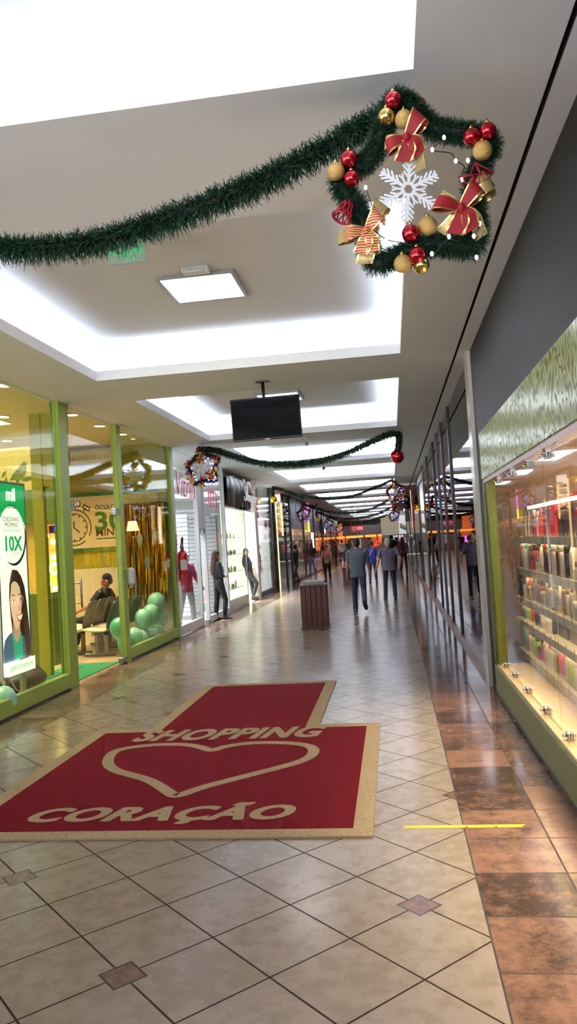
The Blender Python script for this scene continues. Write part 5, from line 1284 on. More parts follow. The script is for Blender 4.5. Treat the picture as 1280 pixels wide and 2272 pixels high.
    for k in range(26):
        a_, b_ = rr.sample(sp5, 2); q.tube([a_+V3((0, rr.uniform(-.012, .012), 0)), b_+V3((0, rr.uniform(-.012, .012), 0))], .0022, 4)
    q.build('wire_star', m_rg, t)
    # string of blue-white fairy lights
    lt = [(985, 305), (959, 332), (1011, 357), (1038, 356), (1024, 399), (857, 531), (822, 558), (958, 563), (1003, 511), (996, 525), (1051, 524), (1064, 496), (1057, 571), (826, 463), (845, 500), (811, 416)]
    q = MB()
    st = [W(px, py, -.045+.02*math.sin(k*3)) for k, (px, py) in enumerate(((930, 220), (957, 250), (966, 285), (985, 305), (959, 332), (1000, 340), (1011, 357), (1030, 370), (1024, 399), (1060, 440), (1064, 496), (1051, 524), (1030, 570), (1057, 571), (1000, 530), (958, 563), (900, 540), (857, 531), (822, 500), (826, 463), (811, 416)))]
    q.tube(smoothpath(st, 5), .0022, 5); ls = q.build('light_string', mat('dark_wire', (16, 28, 22), .5), t)
    for px, py in lt:
        b_ = MB().ell((0, 0, 0), (.0075, .0075, .011) if not far else (.017, .017, .017), seg=8).build('bulb', mat('fairy_bulb', (196, 200, 255), .3, emit=6, var=0) if not far else mat('fairy_bulb_blue', (110, 120, 255), .3, emit=7, var=0), ls); b_.location = W(px, py, -.07)
    return t
w1 = wreath('nearest star wreath, hung at the upper right with a white snowflake', 'star wreaths')
# far wreath: built once with coarser leaves, then copied
WC0 = WC.copy()
wf = wreath('star wreath at the left end of the second garland', 'star wreaths', True, 1700)
def at(px, py, Y): return onY(px, py, Y)
wf.location = at(447, 1034, 14.1)
k_ = .95
wf.scale = (k_, k_, k_)
for (px, py, Y, s_, lab) in ((876, 1091, 25.3, .95, 'star wreath at the right end of the third garland'), (672, 1139, 32.9, .85, 'star wreath at the left end of the fourth garland'), (873, 1143, 41.0, .85, 'lower right star wreath far along under a small red ball'), (727, 1162, 45.4, .85, 'star wreath at the left end of the farthest garland')):
    dup(wf, at(px, py, Y), 0, lab, 'star wreaths', s_)
o = dup(wf, at(752, 1172, 53.0), 0, 'small star wreath on the left shop front near the end', 'star wreaths', .8)
# snowflakes hung inside the wreaths
def snowflake(loc, label, R_=.14, rot=(.05, .1, .15)):
    q = MB(); w_ = R_*.05
    def bar(a0, r0, a1, r1, ww):
        p0 = V3((r0*math.cos(a0), r0*math.sin(a0), 0)); p1 = V3((r1*math.cos(a1), r1*math.sin(a1), 0)); d_ = (p1-p0).normalized(); n_ = V3((-d_.y, d_.x, 0))*ww
        q.poly([tuple((p0-n_)[:2]), tuple((p1-n_*.8)[:2]), tuple((p1+n_*.8)[:2]), tuple((p0+n_)[:2])], -.002, .002)
    for k in range(6):
        a_ = PI/2+k*PI/3
        bar(a_, R_*.16, a_, R_, w_)
        bar(a_-PI/6*1.0, R_*.2, a_+PI/6, R_*.2, w_*1.1)
        bar(a_+PI/6, R_*.2, a_+PI/6, R_*.42, w_*.8); bar(a_+PI/6-.12, R_*.52, a_+PI/6, R_*.36, w_*.6); bar(a_+PI/6+.12, R_*.52, a_+PI/6, R_*.36, w_*.6)
        for r0, L in ((.36, .26), (.52, .3), (.68, .28), (.84, .2)):
            b0 = V3((R_*r0*math.cos(a_), R_*r0*math.sin(a_), 0))
            for s_ in (-1, 1):
                b1 = b0+V3((math.cos(a_+s_*.72), math.sin(a_+s_*.72), 0))*R_*L; d_ = (b1-b0).normalized(); n_ = V3((-d_.y, d_.x, 0))*w_*.75
                q.poly([tuple((b0-n_)[:2]), tuple((b1-n_*.8)[:2]), tuple((b1+n_*.8)[:2]), tuple((b0+n_)[:2])], -.0018, .0018)
    t = thing('snowflake', label, 'snowflake', loc, 0, 'white snowflakes in the wreaths')
    t.rotation_euler = rot
    f_ = q.build('flake', mat('white_acrylic', (226, 228, 236), .4, var=.02), t); f_.rotation_euler = (PI/2, 0, 0)
    MB().tube([(0, 0, R_), (0, .005, R_+.1)], .0012, 5).build('thread', m_white, t)
    return t
sf = snowflake(onY(906, 420, WY-.05), 'large white snowflake in the nearest star wreath', .137)
for (px, py, Y, s_, lab) in ((448, 1037, 14.0, .9, 'white snowflake in the wreath beside the pink script'), (876, 1092, 25.2, .9, 'white snowflake in the wreath ending the third garland'), (672, 1140, 32.8, .8, 'white snowflake in the wreath ending the fourth garland')):
    dup(sf, onY(px, py, Y), 0, lab, 'white snowflakes in the wreaths', s_)
# hanging balls at the garland ends
def hball(px, py, Y, r, m, lab):
    t = thing('hanging_bauble', lab, 'bauble', onY(px, py, Y), 0, 'large hanging balls')
    MB().lathe([(max(.001, r*math.cos(-PI/2+PI*i/16)), r*math.sin(-PI/2+PI*i/16)) for i in range(17)], 26).build('ball', m, t)
    MB().lathe([(r*.2, r*.96), (r*.2, r*1.1), (r*.06, r*1.12), (r*.06, r*1.3)], 12).build('cap', m_br[1], t)
hball(881, 1013, 14.15, .128, m_br[0], 'shiny red ball hanging at the right end of the second garland')
hball(607, 1108, 25.4, .12, mat('bauble_yellow', (226, 190, 30), .1, .9), 'shiny yellow ball hanging at the left end of the third garland')
hball(874, 1124, 33.0, .115, m_br[0], 'small red ball between the two right star wreaths')
def stardrop(px, py, Y, lab):
    t = thing('star_drop', lab, 'ornament', onY(px, py, Y), 0, 'yellow star drops')
    q = MB()
    q.poly([(r*math.cos(PI/2+PI*i/5), r*math.sin(PI/2+PI*i/5)) for i, r in enumerate([.2, .09]*5)], -.03, .03, 0, frame((0, 0, 0), (1, 0, 0), (0, 0, 1)))
    q.build('star', mat('bauble_yellowgreen', (206, 204, 40), .2, .7), t)
    q2 = MB(); needles(q2, [(0, 0, .1), (0, 0, .75)], 160, .08, .006, .02, random.Random(2), 1); q2.build('stem', m_gr, t)
stardrop(704, 1150, 39.5, 'yellow star drop at the left end of the fifth garland')
stardrop(752, 1168, 52.0, 'small yellow star drop near the end on the left')
# ------------------------------------------------------------------ people
def person(label, loc, head_deg, H, legs, arms, lean=0.0, side=0.0, top=((70, 80, 90), 'short'), bottom=(40, 44, 70), shoes=(30, 30, 32), hair=('short', (30, 24, 22)), skin=(176, 124, 98), hyaw=0.0, hpitch=0.0, fem=False, vox=.009, name='person', cat='person', grp=None, bw=1.0, z0=0.0, face=False, mannequin=False, fat=0.0, sit=False, curl=25, extra_top=None, roll=0.0):
    root = thing(name, label, cat, loc, math.radians(head_deg), grp)
    root.rotation_euler = (0, roll, math.radians(head_deg))
    sk = mat('skin_%d_%d_%d' % skin, skin, .5, var=.06, vs=20)
    sw = (.098 if fem else .112)*H*bw; hw = .052*H
    J = {}
    pel = V3((0, 0, .53*H))
    up = V3((side, math.sin(lean), math.cos(lean))).normalized()
    fw = V3((0, math.cos(lean), -math.sin(lean)))
    rt = V3((1, 0, 0))
    lo = 9
    for nm, s in (('L', -1), ('R', 1)):
        hf, kf, ab = legs[nm][:3]; heel = legs[nm][3] if len(legs[nm]) > 3 else 0
        hf, kf, ab = math.radians(hf), math.radians(kf), math.radians(ab)
        h = pel+rt*s*hw
        d1 = V3((s*math.sin(ab), math.sin(hf), -math.cos(hf))).normalized(); k = h+d1*.245*H
        a2 = hf-kf; d2 = V3((s*math.sin(ab)*.4, math.sin(a2), -math.cos(a2))).normalized(); an = k+d2*.24*H
        pt = math.radians(heel)
        td = V3((s*.2, math.cos(pt), -math.sin(pt))).normalized(); fn = V3((0, -math.sin(pt)*1.0, -math.cos(pt)))
        J[nm] = (h, k, an, td, fn)
        lo = min(lo, (an+fn*.042*H).z, (an+fn*.042*H+td*.1*H).z)
    dz = z0-lo
    sh = V3((0, 0, dz)); pel = pel+sh
    for nm in 'LR': h, k, an, td, fn = J[nm]; J[nm] = (h+sh, k+sh, an+sh, td, fn)
    def sp(f): return pel+up*(f-.53)*H
    bt = mat('cloth_%d_%d_%d' % bottom, bottom, .85, var=.12, vs=16, bump=.25, bs=45)
    tpm = mat('cloth_%d_%d_%d' % top[0], top[0], .85, var=.1, vs=12, bump=.25, bs=35)
    # --- body: one continuous surface
    q = MB()
    ch = .005*H
    q.loft([(sp(.49), rt*.08*H*bw, fw*.058*H), (sp(.53), rt*.088*H*bw, fw*.064*H), (sp(.6), rt*.074*H*bw, fw*.056*H), (sp(.7), rt*.088*H*bw, fw*.062*H), (sp(.78), rt*.092*H*bw, fw*.055*H), (sp(.82), rt*.07*H, fw*.042*H), (sp(.845), rt*.036*H, fw*.036*H)])
    nk = sp(.83); hc = sp(.925)+fw*.008*H
    Rh = Euler((-hpitch, 0, hyaw)).to_matrix()
    q.cap(nk-up*.02*H, hc-up*.03*H, .035*H, .033*H)
    def hp(x, y_, z): return hc+Rh @ V3((x*H, y_*H, z*H))
    q.ell(hp(0, -.006, .012), (.044*H, .055*H, .06*H), R=Rh); q.ell(hp(0, .012, -.03), (.036*H, .042*H, .044*H), R=Rh)
    q.cap(hp(0, .05, .0), hp(0, .062, -.02), .007*H, .01*H, seg=8); q.ell(hp(0, .044, -.06), (.016*H, .014*H, .012*H), R=Rh)
    for s in (-1, 1):
        q.ell(hp(s*.045, -.004, -.008), (.007*H, .013*H, .02*H), R=Rh, seg=10); q.ell(hp(s*.018, .046, .013), (.014*H, .005*H, .004*H), R=Rh, seg=8)
    hands = {}
    for nm, s in (('L', -1), ('R', 1)):
        h, k, an, td, fn = J[nm]
        q.cap(h, k, .05*H*(1.05 if fem else 1), .033*H); q.cap(k, k.lerp(an, .35), .032*H, .034*H); q.cap(k.lerp(an, .35), an, .034*H, .02*H)
        q.cap(an+fn*.018*H, an+td*.08*H+fn*.03*H, .022*H, .016*H)
        sf, sa, ef, inn = [math.radians(v) for v in arms[nm][:4]]
        S = sp(.805)+rt*s*sw
        d1 = V3((s*math.sin(sa), math.sin(sf)*math.cos(sa), -math.cos(sf)*math.cos(sa))).normalized(); E = S+d1*.172*H
        d2 = V3((s*math.sin(sa)*math.cos(ef)-s*math.sin(inn), math.sin(sf+ef)*math.cos(inn), -math.cos(sf+ef)*math.cos(inn))).normalized(); Wr = E+d2*.142*H
        q.cap(S, E, .029*H, .023*H); q.cap(E, E.lerp(Wr, .3), .023*H, .023*H); q.cap(E.lerp(Wr, .3), Wr, .023*H, .0145*H)
        # hand: palm, four bent fingers, thumb from the side of the palm
        pd = d2; sd = V3((0, 1, 0))-pd*pd.y
        if sd.length < .3: sd = V3((s*-1, 0, 0))-pd*pd.x*-s
        sd.normalize(); nn = pd.cross(sd).normalized()     # sd: towards the thumb
        if nn.dot(rt)*s > 0: nn = -nn                       # nn: palm side, facing the body
        q.loft([(Wr, sd*.014*H, nn*.01*H), (Wr+pd*.02*H, sd*.021*H, nn*.01*H), (Wr+pd*.05*H, sd*.024*H, nn*.009*H)], seg=12)
        cu = math.radians(curl)
        for fi, (o_, L_) in enumerate(((.018, .042), (.006, .047), (-.006, .044), (-.017, .035))):
            b = Wr+pd*.048*H+sd*o_*H; m1 = b+(pd*math.cos(cu)+nn*math.sin(cu))*L_*.5*H; e = m1+(pd*math.cos(cu*2.2)+nn*math.sin(cu*2.2))*L_*.5*H
            r_ = max(.0052*H, vox*.8); q.cap(b, m1, r_, r_*.95, seg=8); q.cap(m1, e, r_*.95, r_*.85, seg=8)
        b = Wr+pd*.016*H+sd*.017*H; m1 = b+(sd*.75+pd*.6+nn*.25).normalized()*.024*H; q.cap(b, m1, max(.0065*H, vox*.8), max(.006*H, vox*.8), seg=8); q.cap(m1, m1+(pd*.9+nn*.35+sd*.15).normalized()*.024*H, max(.006*H, vox*.8), max(.005*H, vox*.8), seg=8)
        hands[nm] = (S, E, Wr, d2)
    remesh(q, 'body', sk, vox, 3, root)
    J['hands'] = hands; J['hc'] = hc
    if mannequin and top is None: return root, J
    # --- trousers
    q = MB(); g = .009*H
    q.loft([(sp(.46), rt*.085*H*bw, fw*.062*H), (sp(.5), rt*(.098 if fem else .09)*H*bw, fw*(.076 if fem else .066)*H), (sp(.55), rt*.088*H*bw, fw*(.066+fat)*H), (sp(.605), rt*.078*H*bw, fw*(.058+fat)*H)])
    for nm, s in (('L', -1), ('R', 1)):
        h, k, an, td, fn = J[nm]; d1 = (k-h).normalized(); d2 = (an-k).normalized()
        q.cap(h-d1*.01*H, k, .055*H*(1.06 if fem else 1), .038*H); q.cap(k, k+d2*.08*H, .038*H, .038*H)
        slim = .026 if fem else .034
        e = an-d2*.0*H
        a_ = d2.cross(V3((1, 0, 0))).normalized(); b_ = d2.cross(a_).normalized()
        q.loft([(k+d2*.04*H, a_*.038*H, b_*.038*H), (k+d2*.12*H, a_*.037*H, b_*.036*H), (e+d2*(.012 if not fem else -.01)*H, a_*slim*H, b_*slim*H)], seg=14)
    if bottom is not None: remesh(q, 'trousers', bt, vox*1.1, 4, root)
    # --- top
    q = MB(); L0 = .5 if not fem else .515
    hem = .465 if not fem else .5
    q.loft([(sp(hem), rt*(.106 if not fem else .096)*H*bw, fw*(.072+fat)*H), (sp(hem+.05), rt*(.104 if not fem else .09)*H*bw, fw*(.074+fat*1.5)*H), (sp(.6), rt*(.096 if not fem else .08)*H*bw, fw*(.07+fat*1.6)*H), (sp(.7), rt*(.102 if fem else .112)*H*bw, fw*(.076+(.012 if fem else .0)+fat)*H), (sp(.77), rt*(.104 if fem else .122)*H*bw, fw*.068*H), (sp(.805), rt*(.096 if fem else .114)*H*bw, fw*.056*H), (sp(.83), rt*.06*H, fw*.046*H), (sp(.85), rt*.043*H, fw*.043*H)])
    slv = top[1]
    for nm, s in (('L', -1), ('R', 1)):
        S, E, Wr, d2 = hands[nm]; d1 = (E-S).normalized()
        if slv == 'none': q.ell(S-rt*s*.02*H, (.035*H, .04*H, .04*H)); continue
        a_ = d1.cross(V3((0, 1, .1))).normalized(); b_ = d1.cross(a_).normalized()
        if slv == 'short': q.ell(S-rt*s*.012*H, (.037*H,)*3); q.loft([(S, a_*.037*H, b_*.04*H), (S.lerp(E, .5), a_*.035*H, b_*.037*H), (S.lerp(E, .74), a_*.034*H, b_*.037*H)], seg=14)
        else:
            q.cap(S-rt*s*.004*H, E, .04*H, .03*H); q.cap(E, E.lerp(Wr, .4), .03*H, .028*H); q.cap(E.lerp(Wr, .4), Wr-d2*.004*H, .028*H, .021*H)
    if top is not None: remesh(q, 'shirt', tpm, vox*1.1, 4, root)
    # --- shoes
    if shoes is not None:
        sm = mat('shoe_%d_%d_%d' % shoes, shoes, .5); so = mat('shoe_sole_white', (206, 204, 200), .6) if fem and shoes[0] < 40 and face is False else mat('shoe_sole_dark', (26, 22, 20), .7)
        for nm in 'LR':
            h, k, an, td, fn = J[nm]; side_ = td.cross(fn).normalized(); q = MB()
            b0 = an+fn*.025*H-td*.02*H
            q.loft([(b0-td*.018*H, side_*.014*H, fn*.016*H), (b0, side_*.024*H, fn*.03*H), (b0+td*.03*H, side_*.025*H, fn*.032*H), (b0+td*.075*H+fn*.004*H, side_*.026*H, fn*.02*H), (b0+td*.105*H+fn*.006*H, side_*.024*H, fn*.015*H), (b0+td*.125*H+fn*.01*H, side_*.013*H, fn*.009*H)])
            q.cap(an-(an-k).normalized()*.01*H, b0, .024*H, .026*H)
            o = remesh(q, 'shoe', sm, vox, 2, root)
            q = MB(); zz = fn*.032*H
            for zf in (0.,): q.loft([(b0+fn*.021*H+td*.045*H, side_*.029*H, td*.078*H), (b0+fn*.028*H+td*.045*H, side_*.029*H, td*.078*H)], seg=18)
            q.build('sole', so, o)
    # --- hair
    if hair is not None:
        q = MB(); hm = mat('hair_%d_%d_%d' % hair[1], hair[1], .6, var=.3, vs=50, bump=.5, bs=90, spec=.15)
        if hair[0] == 'short':
            q.ell(hp(0, -.012, .022), (.0475*H, .056*H, .056*H), R=Rh); q.ell(hp(0, -.035, -.006), (.041*H, .031*H, .046*H), R=Rh)
        elif hair[0] == 'long':
            q.ell(hp(0, -.01, .02), (.05*H, .058*H, .058*H), R=Rh)
            bk = -fw
            q.loft([(hp(0, -.022, .03), rt*.044*H, bk*.046*H), (hp(0, -.03, -.03), rt*.056*H, bk*.046*H), (sp(.82)+bk*.04*H, rt*.066*H, bk*.044*H), (sp(.75)+bk*.06*H, rt*.066*H, bk*.04*H), (sp(.68)+bk*.066*H, rt*.056*H, bk*.034*H), (sp(.645)+bk*.062*H, rt*.03*H, bk*.018*H)])
            for s in (-1, 1): q.cap(hp(s*.045, .0, .01), sp(.79)+rt*s*.058*H, .012*H, .012*H)
        elif hair[0] == 'bun':
            q.ell(hp(0, -.01, .02), (.049*H, .058*H, .057*H), R=Rh); q.ell(hp(0, -.06, .045), (.026*H,)*3)
        elif hair[0] == 'cap':
            q.ell(hp(0, -.006, .03), (.05*H, .06*H, .046*H), R=Rh); q.ell(hp(0, .05, .028), (.034*H, .045*H, .008*H), R=Rh)
        remesh(q, 'hair', hm, vox*1.1, 3, root)
    if face:
        em_ = mat('eye_dark', (30, 22, 20), .3)
        for s in (-1, 1): MB().ell(hp(s*.018, .0475, .001), (.0055*H, .004*H, .003*H), R=Rh, seg=10).build('eye', em_, root); MB().cap(hp(s*.008, .0505, .016), hp(s*.03, .046, .017), .0012*H, .001*H, seg=6).build('eyebrow', em_, root)
        MB().ell(hp(0, .0525, -.042), (.011*H, .0035*H, .003*H), R=Rh, seg=10).build('mouth', mat('lip_tone', (150, 80, 76), .5), root)
    return root, J
ST = {'L': (2, 4, 4), 'R': (2, 4, 4)}
AD = {'L': (5, 8, 12, 4), 'R': (5, 8, 12, 4)}
# man walking away, grey polo
p = onZ(800, 1357)
r, J = person('man in charcoal polo and navy trousers walking away behind the bin', (p.x, p.y, 0), 2, 1.70, {'L': (8, 6, 2), 'R': (-14, 42, 2, 68)}, {'L': (-4, 7, 14, 2), 'R': (10, 9, 16, 2)}, lean=.05, top=((78, 88, 98), 'short'), bottom=(34, 39, 62), shoes=(36, 32, 32), hair=('short', (24, 22, 22)), skin=(150, 108, 86), bw=1.04, vox=.0085)
# grey-haired man walking away
p = onZ(868, 1329)
r, J = person('grey haired man in mauve polo walking away with bent arms', (p.x-.02, p.y, 0), 4, 1.63, {'L': (2, 5, 4), 'R': (-6, 8, 4, 10)}, {'L': (-16, 12, 24, -6), 'R': (-26, 24, 62, 14)}, lean=.04, side=-.03, top=((104, 98, 118), 'short'), bottom=(34, 34, 48), shoes=(40, 30, 32), hair=('short', (176, 170, 164)), skin=(206, 146, 116), bw=1.12, vox=.0085, roll=.02)
S_, E_, Wr, d2 = J['hands']['L']
o = MB().tube([Wr-d2*.03+V3((.032*math.cos(2*PI*i/14), .032*math.sin(2*PI*i/14), 0)) for i in range(15)], .008, 6).build('wrist_watch', m_black, r)
# long-haired woman in black, seen from the back
p = onZ(492, 1373)
r, J = person('woman in black with very long brown hair standing by the white frame', (p.x+.03, p.y-.25, 0), -58, 1.60, {'L': (-4, 2, 3), 'R': (16, 22, 3)}, {'L': (6, 8, 72, 56), 'R': (6, 8, 78, 58)}, lean=-.05, top=((22, 22, 25), 'long'), bottom=(19, 19, 22), shoes=(22, 20, 24), hair=('long', (62, 42, 36)), skin=(200, 150, 128), fem=True, vox=.0085)
# second woman leaning in the doorway, looking at the camera
p = onZ(562, 1329)
r, J = person('woman in black leaning by the bright shop doorway, looking back', (p.x+.03, p.y-.6, 0), -84, 1.60, {'L': (8, 4, 3), 'R': (34, 52, 3)}, {'L': (-2, 8, 70, 50), 'R': (-2, 8, 74, 52)}, lean=-.12, top=((24, 24, 26), 'long'), bottom=(22, 22, 24), shoes=(34, 28, 28), hair=('long', (30, 22, 22)), skin=(198, 142, 112), fem=True, vox=.009, hyaw=-1.25, face=True)
# seated man in the green shop
r, J = person('man in black t-shirt seated on the waiting bench, eyes lowered', (-5.3, 13.22, 0), 90, 1.70, {'L': (82, 72, 8), 'R': (80, 66, 8)}, {'L': (34, 26, 34, 26), 'R': (4, 58, 30, 4)}, lean=-.3, top=((32, 32, 32), 'short'), bottom=(30, 30, 34), shoes=None, hair=('short', (34, 28, 24)), skin=(178, 112, 78), bw=1.2, fat=.016, hyaw=.32, hpitch=.22, face=True, vox=.009)
Ht = 1.7
q = MB().poly([(-.1, -.06), (.1, -.06), (.1, .06), (-.1, .06)], 0, .002, 0, frame((0, .16, .86), (1, 0, 0), (0, -.3, .95)))
for nm in 'LR':
    h, k, an, td, fn = J[nm]; sd_ = td.cross(fn).normalized()
    f_ = MB().loft([(an+fn*.066+td*.05, sd_*.045, td*.12), (an+fn*.074+td*.05, sd_*.045, td*.12)], seg=18).tube([an+td*.12+fn*.06, an+td*.08+fn*.02-sd_*.02, an+td*.02+fn*.06-sd_*.04], .006, 6).tube([an+td*.12+fn*.06, an+td*.08+fn*.02+sd_*.02, an+td*.02+fn*.06+sd_*.04], .006, 6).build('sandal', mat('sandal_brown', (96, 62, 50), .6), r)
# woman in a colourful top coming towards the camera, with a pink bag
p = onZ(728, 1291)
r, J = person('woman in colourful top and black leggings walking towards the camera', (p.x, p.y, 0), 178, 1.50, {'L': (10, 6, 3), 'R': (-10, 16, 3, 20)}, {'L': (20, 10, 50, 14), 'R': (2, 14, 10, 2)}, top=((196, 116, 100), 'none'), bottom=(26, 24, 28), shoes=(70, 60, 60), hair=('bun', (96, 66, 50)), skin=(206, 150, 122), fem=True, face=True, vox=.011, bw=1.1)
q = MB()
H_ = 1.5
for z_, c_ in ((.70, 0), (.62, 1), (.56, 2)): q.ell((.0, .006, z_*H_+.03), (.15, .125, .055), 0, 16)
remesh(q, 'top_print', mat('top_green_print', (130, 170, 80), .8, var=.5, vs=9), .014, 2, r)
S_, E_, Wr, d2 = J['hands']['R']
M_ = r.matrix_basis
wp_ = M_ @ (Wr+d2*.1)
t = thing('shopping_bag', 'pink shopping bag carried by the woman in the colourful top', 'bag', (wp_.x-.1, wp_.y+.02, .6), .3)
MB().rings([[(-.13, -.06, 0), (.13, -.06, 0), (.13, .06, 0), (-.13, .06, 0)], [(-.15, -.07, .3), (.15, -.07, .3), (.15, .07, .3), (-.15, .07, .3)], [(-.12, -.02, .4), (.12, -.02, .4), (.12, .02, .4), (-.12, .02, .4)]], 0, False).build('bag', mat('pink_plastic', (240, 178, 198), .4, var=.1), t)
MB().tube(smoothpath([(-.07, 0, .39), (-.04, 0, .46), (.04, 0, .46), (.07, 0, .39)], 5), .008, 6).build('handle', mat('pink_plastic', (240, 178, 198), .4), t)
# woman in blue with a pink strap, walking away
p = onZ(829, 1296)
r, J = person('woman in blue top with pale shoulder strap walking away', (p.x, p.y, 0), 0, 1.55, {'L': (8, 5, 4), 'R': (-8, 14, 4, 18)}, {'L': (0, 10, 14, 2), 'R': (6, 18, 40, 16)}, top=((44, 60, 168), 'none'), bottom=(52, 54, 82), shoes=(34, 34, 40), hair=('bun', (92, 62, 48)), skin=(176, 122, 98), fem=True, vox=.011, bw=1.15)
MB().tube([(-.1, -.125, 1.02), (-.03, -.135, 1.14), (.05, -.1, 1.28), (.07, -.0, 1.3)], .022, 8).build('shoulder_strap', mat('strap_pink', (236, 170, 170), .6), r)
# people farther along
far = [
 ((657, 1276), 32.5, 60, 1.62, (26, 26, 30), 'long', (30, 32, 40), ('short', (26, 22, 22)), 'person in black standing wide-legged at the dark left shop front', {'L': (-16, 6, 10), 'R': (18, 8, 10)}),
 ((693, 1264), 38.0, 20, 1.62, (34, 30, 40), 'short', (70, 92, 134), ('long', (30, 22, 26)), 'woman in blue jeans with long dark hair by the left shop front', ST),
 ((745, 1246), 50.0, -70, 1.6, (30, 28, 34), 'long', (28, 28, 34), ('short', (26, 22, 22)), 'person in dark clothes leaning by the left shops far along', ST),
 ((760, 1243), 55.0, 10, 1.7, (206, 206, 214), 'short', (40, 36, 46), ('short', (30, 26, 26)), 'person in white shirt and dark trousers on the far left', ST),
 ((775, 1238), 62.0, 30, 1.65, (40, 44, 40), 'short', (40, 50, 46), ('short', (30, 26, 26)), 'person in dark shirt past the end of the left shops', ST),
 ((852, 1248), 47.0, 175, 1.62, (226, 214, 210), 'short', (44, 44, 54), ('cap', (112, 50, 60)), 'person with a dark red cap and pale shirt far along', ST),
 ((872, 1262), 41.0, 0, 1.78, (22, 22, 24), 'short', (26, 26, 30), ('short', (22, 20, 20)), 'tall person in black beyond the grey haired man', ST),
 ((884, 1258), 43.0, 20, 1.66, (36, 30, 34), 'short', (30, 28, 34), ('short', (28, 24, 24)), 'person in dark clothes between the tall one and the maroon one', ST),
 ((897, 1270), 36.0, -10, 1.64, (112, 44, 56), 'short', (30, 28, 34), ('long', (34, 24, 26)), 'woman in maroon top with long hair by the right fronts', ST)]
for (px, py), Y, hd, H, tc, sl, bc_, hr, lab, lg in far:
    g = onY(px, py, Y)
    person(lab, (min(g.x, .75), Y, 0), hd, H, lg, AD, top=(tc, sl), bottom=bc_, shoes=(40, 36, 38), hair=hr, skin=(186, 130, 104), vox=.016, fem=hr[0] == 'long', grp='people far along the corridor')
# mannequins
mw_ = (214, 212, 210)
person('mannequin in red jacket and grey trousers behind the white framed window', (-4.4, 15.95, 0), -120, 1.62, {'L': (6, 4, 4), 'R': (-8, 6, 6)}, {'L': (10, 14, 30, 8), 'R': (-6, 10, 12, 4)}, top=((164, 28, 42), 'long'), bottom=(150, 152, 156), shoes=(190, 190, 190), hair=('cap', (150, 168, 184)), skin=(196, 206, 214), vox=.012, name='mannequin', cat='mannequin')
person('mannequin in black suit in the window behind the leaning woman', (-4.5, 25.3, 0), -80, 1.75, ST, AD, top=((30, 30, 36), 'long'), bottom=(120, 70, 66), shoes=(60, 50, 46), hair=None, skin=mw_, vox=.013, name='mannequin', cat='mannequin')
person('mannequin in dark lace top left of the black suit', (-4.6, 24.2, 0), -80, 1.65, ST, {'L': (20, 20, 60, 10), 'R': (10, 20, 60, 10)}, top=((60, 50, 60), 'short'), bottom=(70, 66, 80), shoes=(60, 50, 46), hair=('short', (210, 214, 220)), skin=mw_, vox=.013, name='mannequin', cat='mannequin', fem=True)
for k, (px, py, Y, tc, lab) in enumerate(((880, 1200, 66, (70, 70, 80), 'white mannequin in grey clothes on the far right display'), (887, 1196, 67, (206, 204, 200), 'white mannequin in pale clothes on the far right display'), (874, 1192, 68, (50, 60, 60), 'tallest white mannequin in dark clothes on the far right display'), (893, 1204, 65, (206, 90, 104), 'white mannequin in coral top on the far right display'))):
    g = onY(px, py, Y)
    person(lab, (g.x, Y, .12), 180, 1.7, ST, AD, top=(tc, 'short'), bottom=(120, 116, 120), shoes=None, hair=None, skin=(232, 228, 228), vox=.02, name='mannequin', cat='mannequin', grp='mannequins at the corridor end')
# ------------------------------------------------------------------ end of the place: court and the orange store
mb = MB().box(-14, 9, YC-.1, YC, 0, SH+.3); struct('wall_end', mb, mat('end_wall_dark', (70, 64, 62), .7, var=.05), 'dark end wall of the court beyond the corridor', 'wall')
for x0, x1 in ((-14, -4.2), (1.0, 9)):
    pass
mb = MB().box(-14, -13.9, YE, YC, 0, SH).box(8.9, 9, YE, YC, 0, SH); struct('wall_court', mb, m_wgrey, 'grey side walls of the court at the end', 'wall')
mb = MB().box(-9, XL-.1, YE, YE+.1, 0, CZ); struct('wall_corner', mb, mat('terracotta_front', (206, 96, 44), .5), 'orange wall turning left at the end of the corridor', 'wall')
EY = 76.0
t = thing('storefront', 'orange lit store front under a dark header at the corridor end', 'shop front', (-2.6, EY, 0))
MB().box(-3.4, 3.2, 0, .1, 2.05, 3.0).build('header', mat('store_header_dark', (52, 42, 44), .5), t)
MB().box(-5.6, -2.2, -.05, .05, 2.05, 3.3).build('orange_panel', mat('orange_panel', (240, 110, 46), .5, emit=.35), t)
for x0_, x1_ in ((-3.6, -2.0), (-1.9, -.2), (0, 1.1), (1.25, 3.2)): MB().box(x0_, x1_, -.05, 0, 1.8, 2.02).build('light_band', mat('orange_light', (255, 150, 60), .4, emit=1.1, var=.1), t)
for k_, (x0_, c_) in enumerate(((-5.3, (200, 60, 40)), (-4.5, (244, 180, 90)), (-3.7, (60, 40, 40)), (-1.5, (86, 70, 66)), (-.9, (150, 150, 140)), (-.3, (90, 60, 60)), (.8, (190, 70, 40)), (1.5, (236, 150, 70)), (2.3, (120, 50, 40)))): MB().box(x0_, x0_+.5, .2, .26, .7, 1.6+.05*(k_ % 3)).build('menu_board', mat('menu_board_%d' % k_, c_, .5, emit=.15, var=.6, vs=5), t)
for x0_ in (-2.0, -.1, 1.15): MB().box(x0_, x0_+.1, -.08, .02, 0, 2.1).build('pillar', m_dark, t)
MB().box(-5.6, 3.2, -.1, .5, 0, .75).build('counter', mat('counter_dark_red', (96, 44, 36), .4, var=.2), t)
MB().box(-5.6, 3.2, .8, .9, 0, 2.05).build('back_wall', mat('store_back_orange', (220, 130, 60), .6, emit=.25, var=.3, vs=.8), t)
MB().box(-1.6, .6, .3, .4, 0, 1.85).build('dark_door', mat('dark_board', (40, 32, 36), .5, var=.3, vs=4), t)
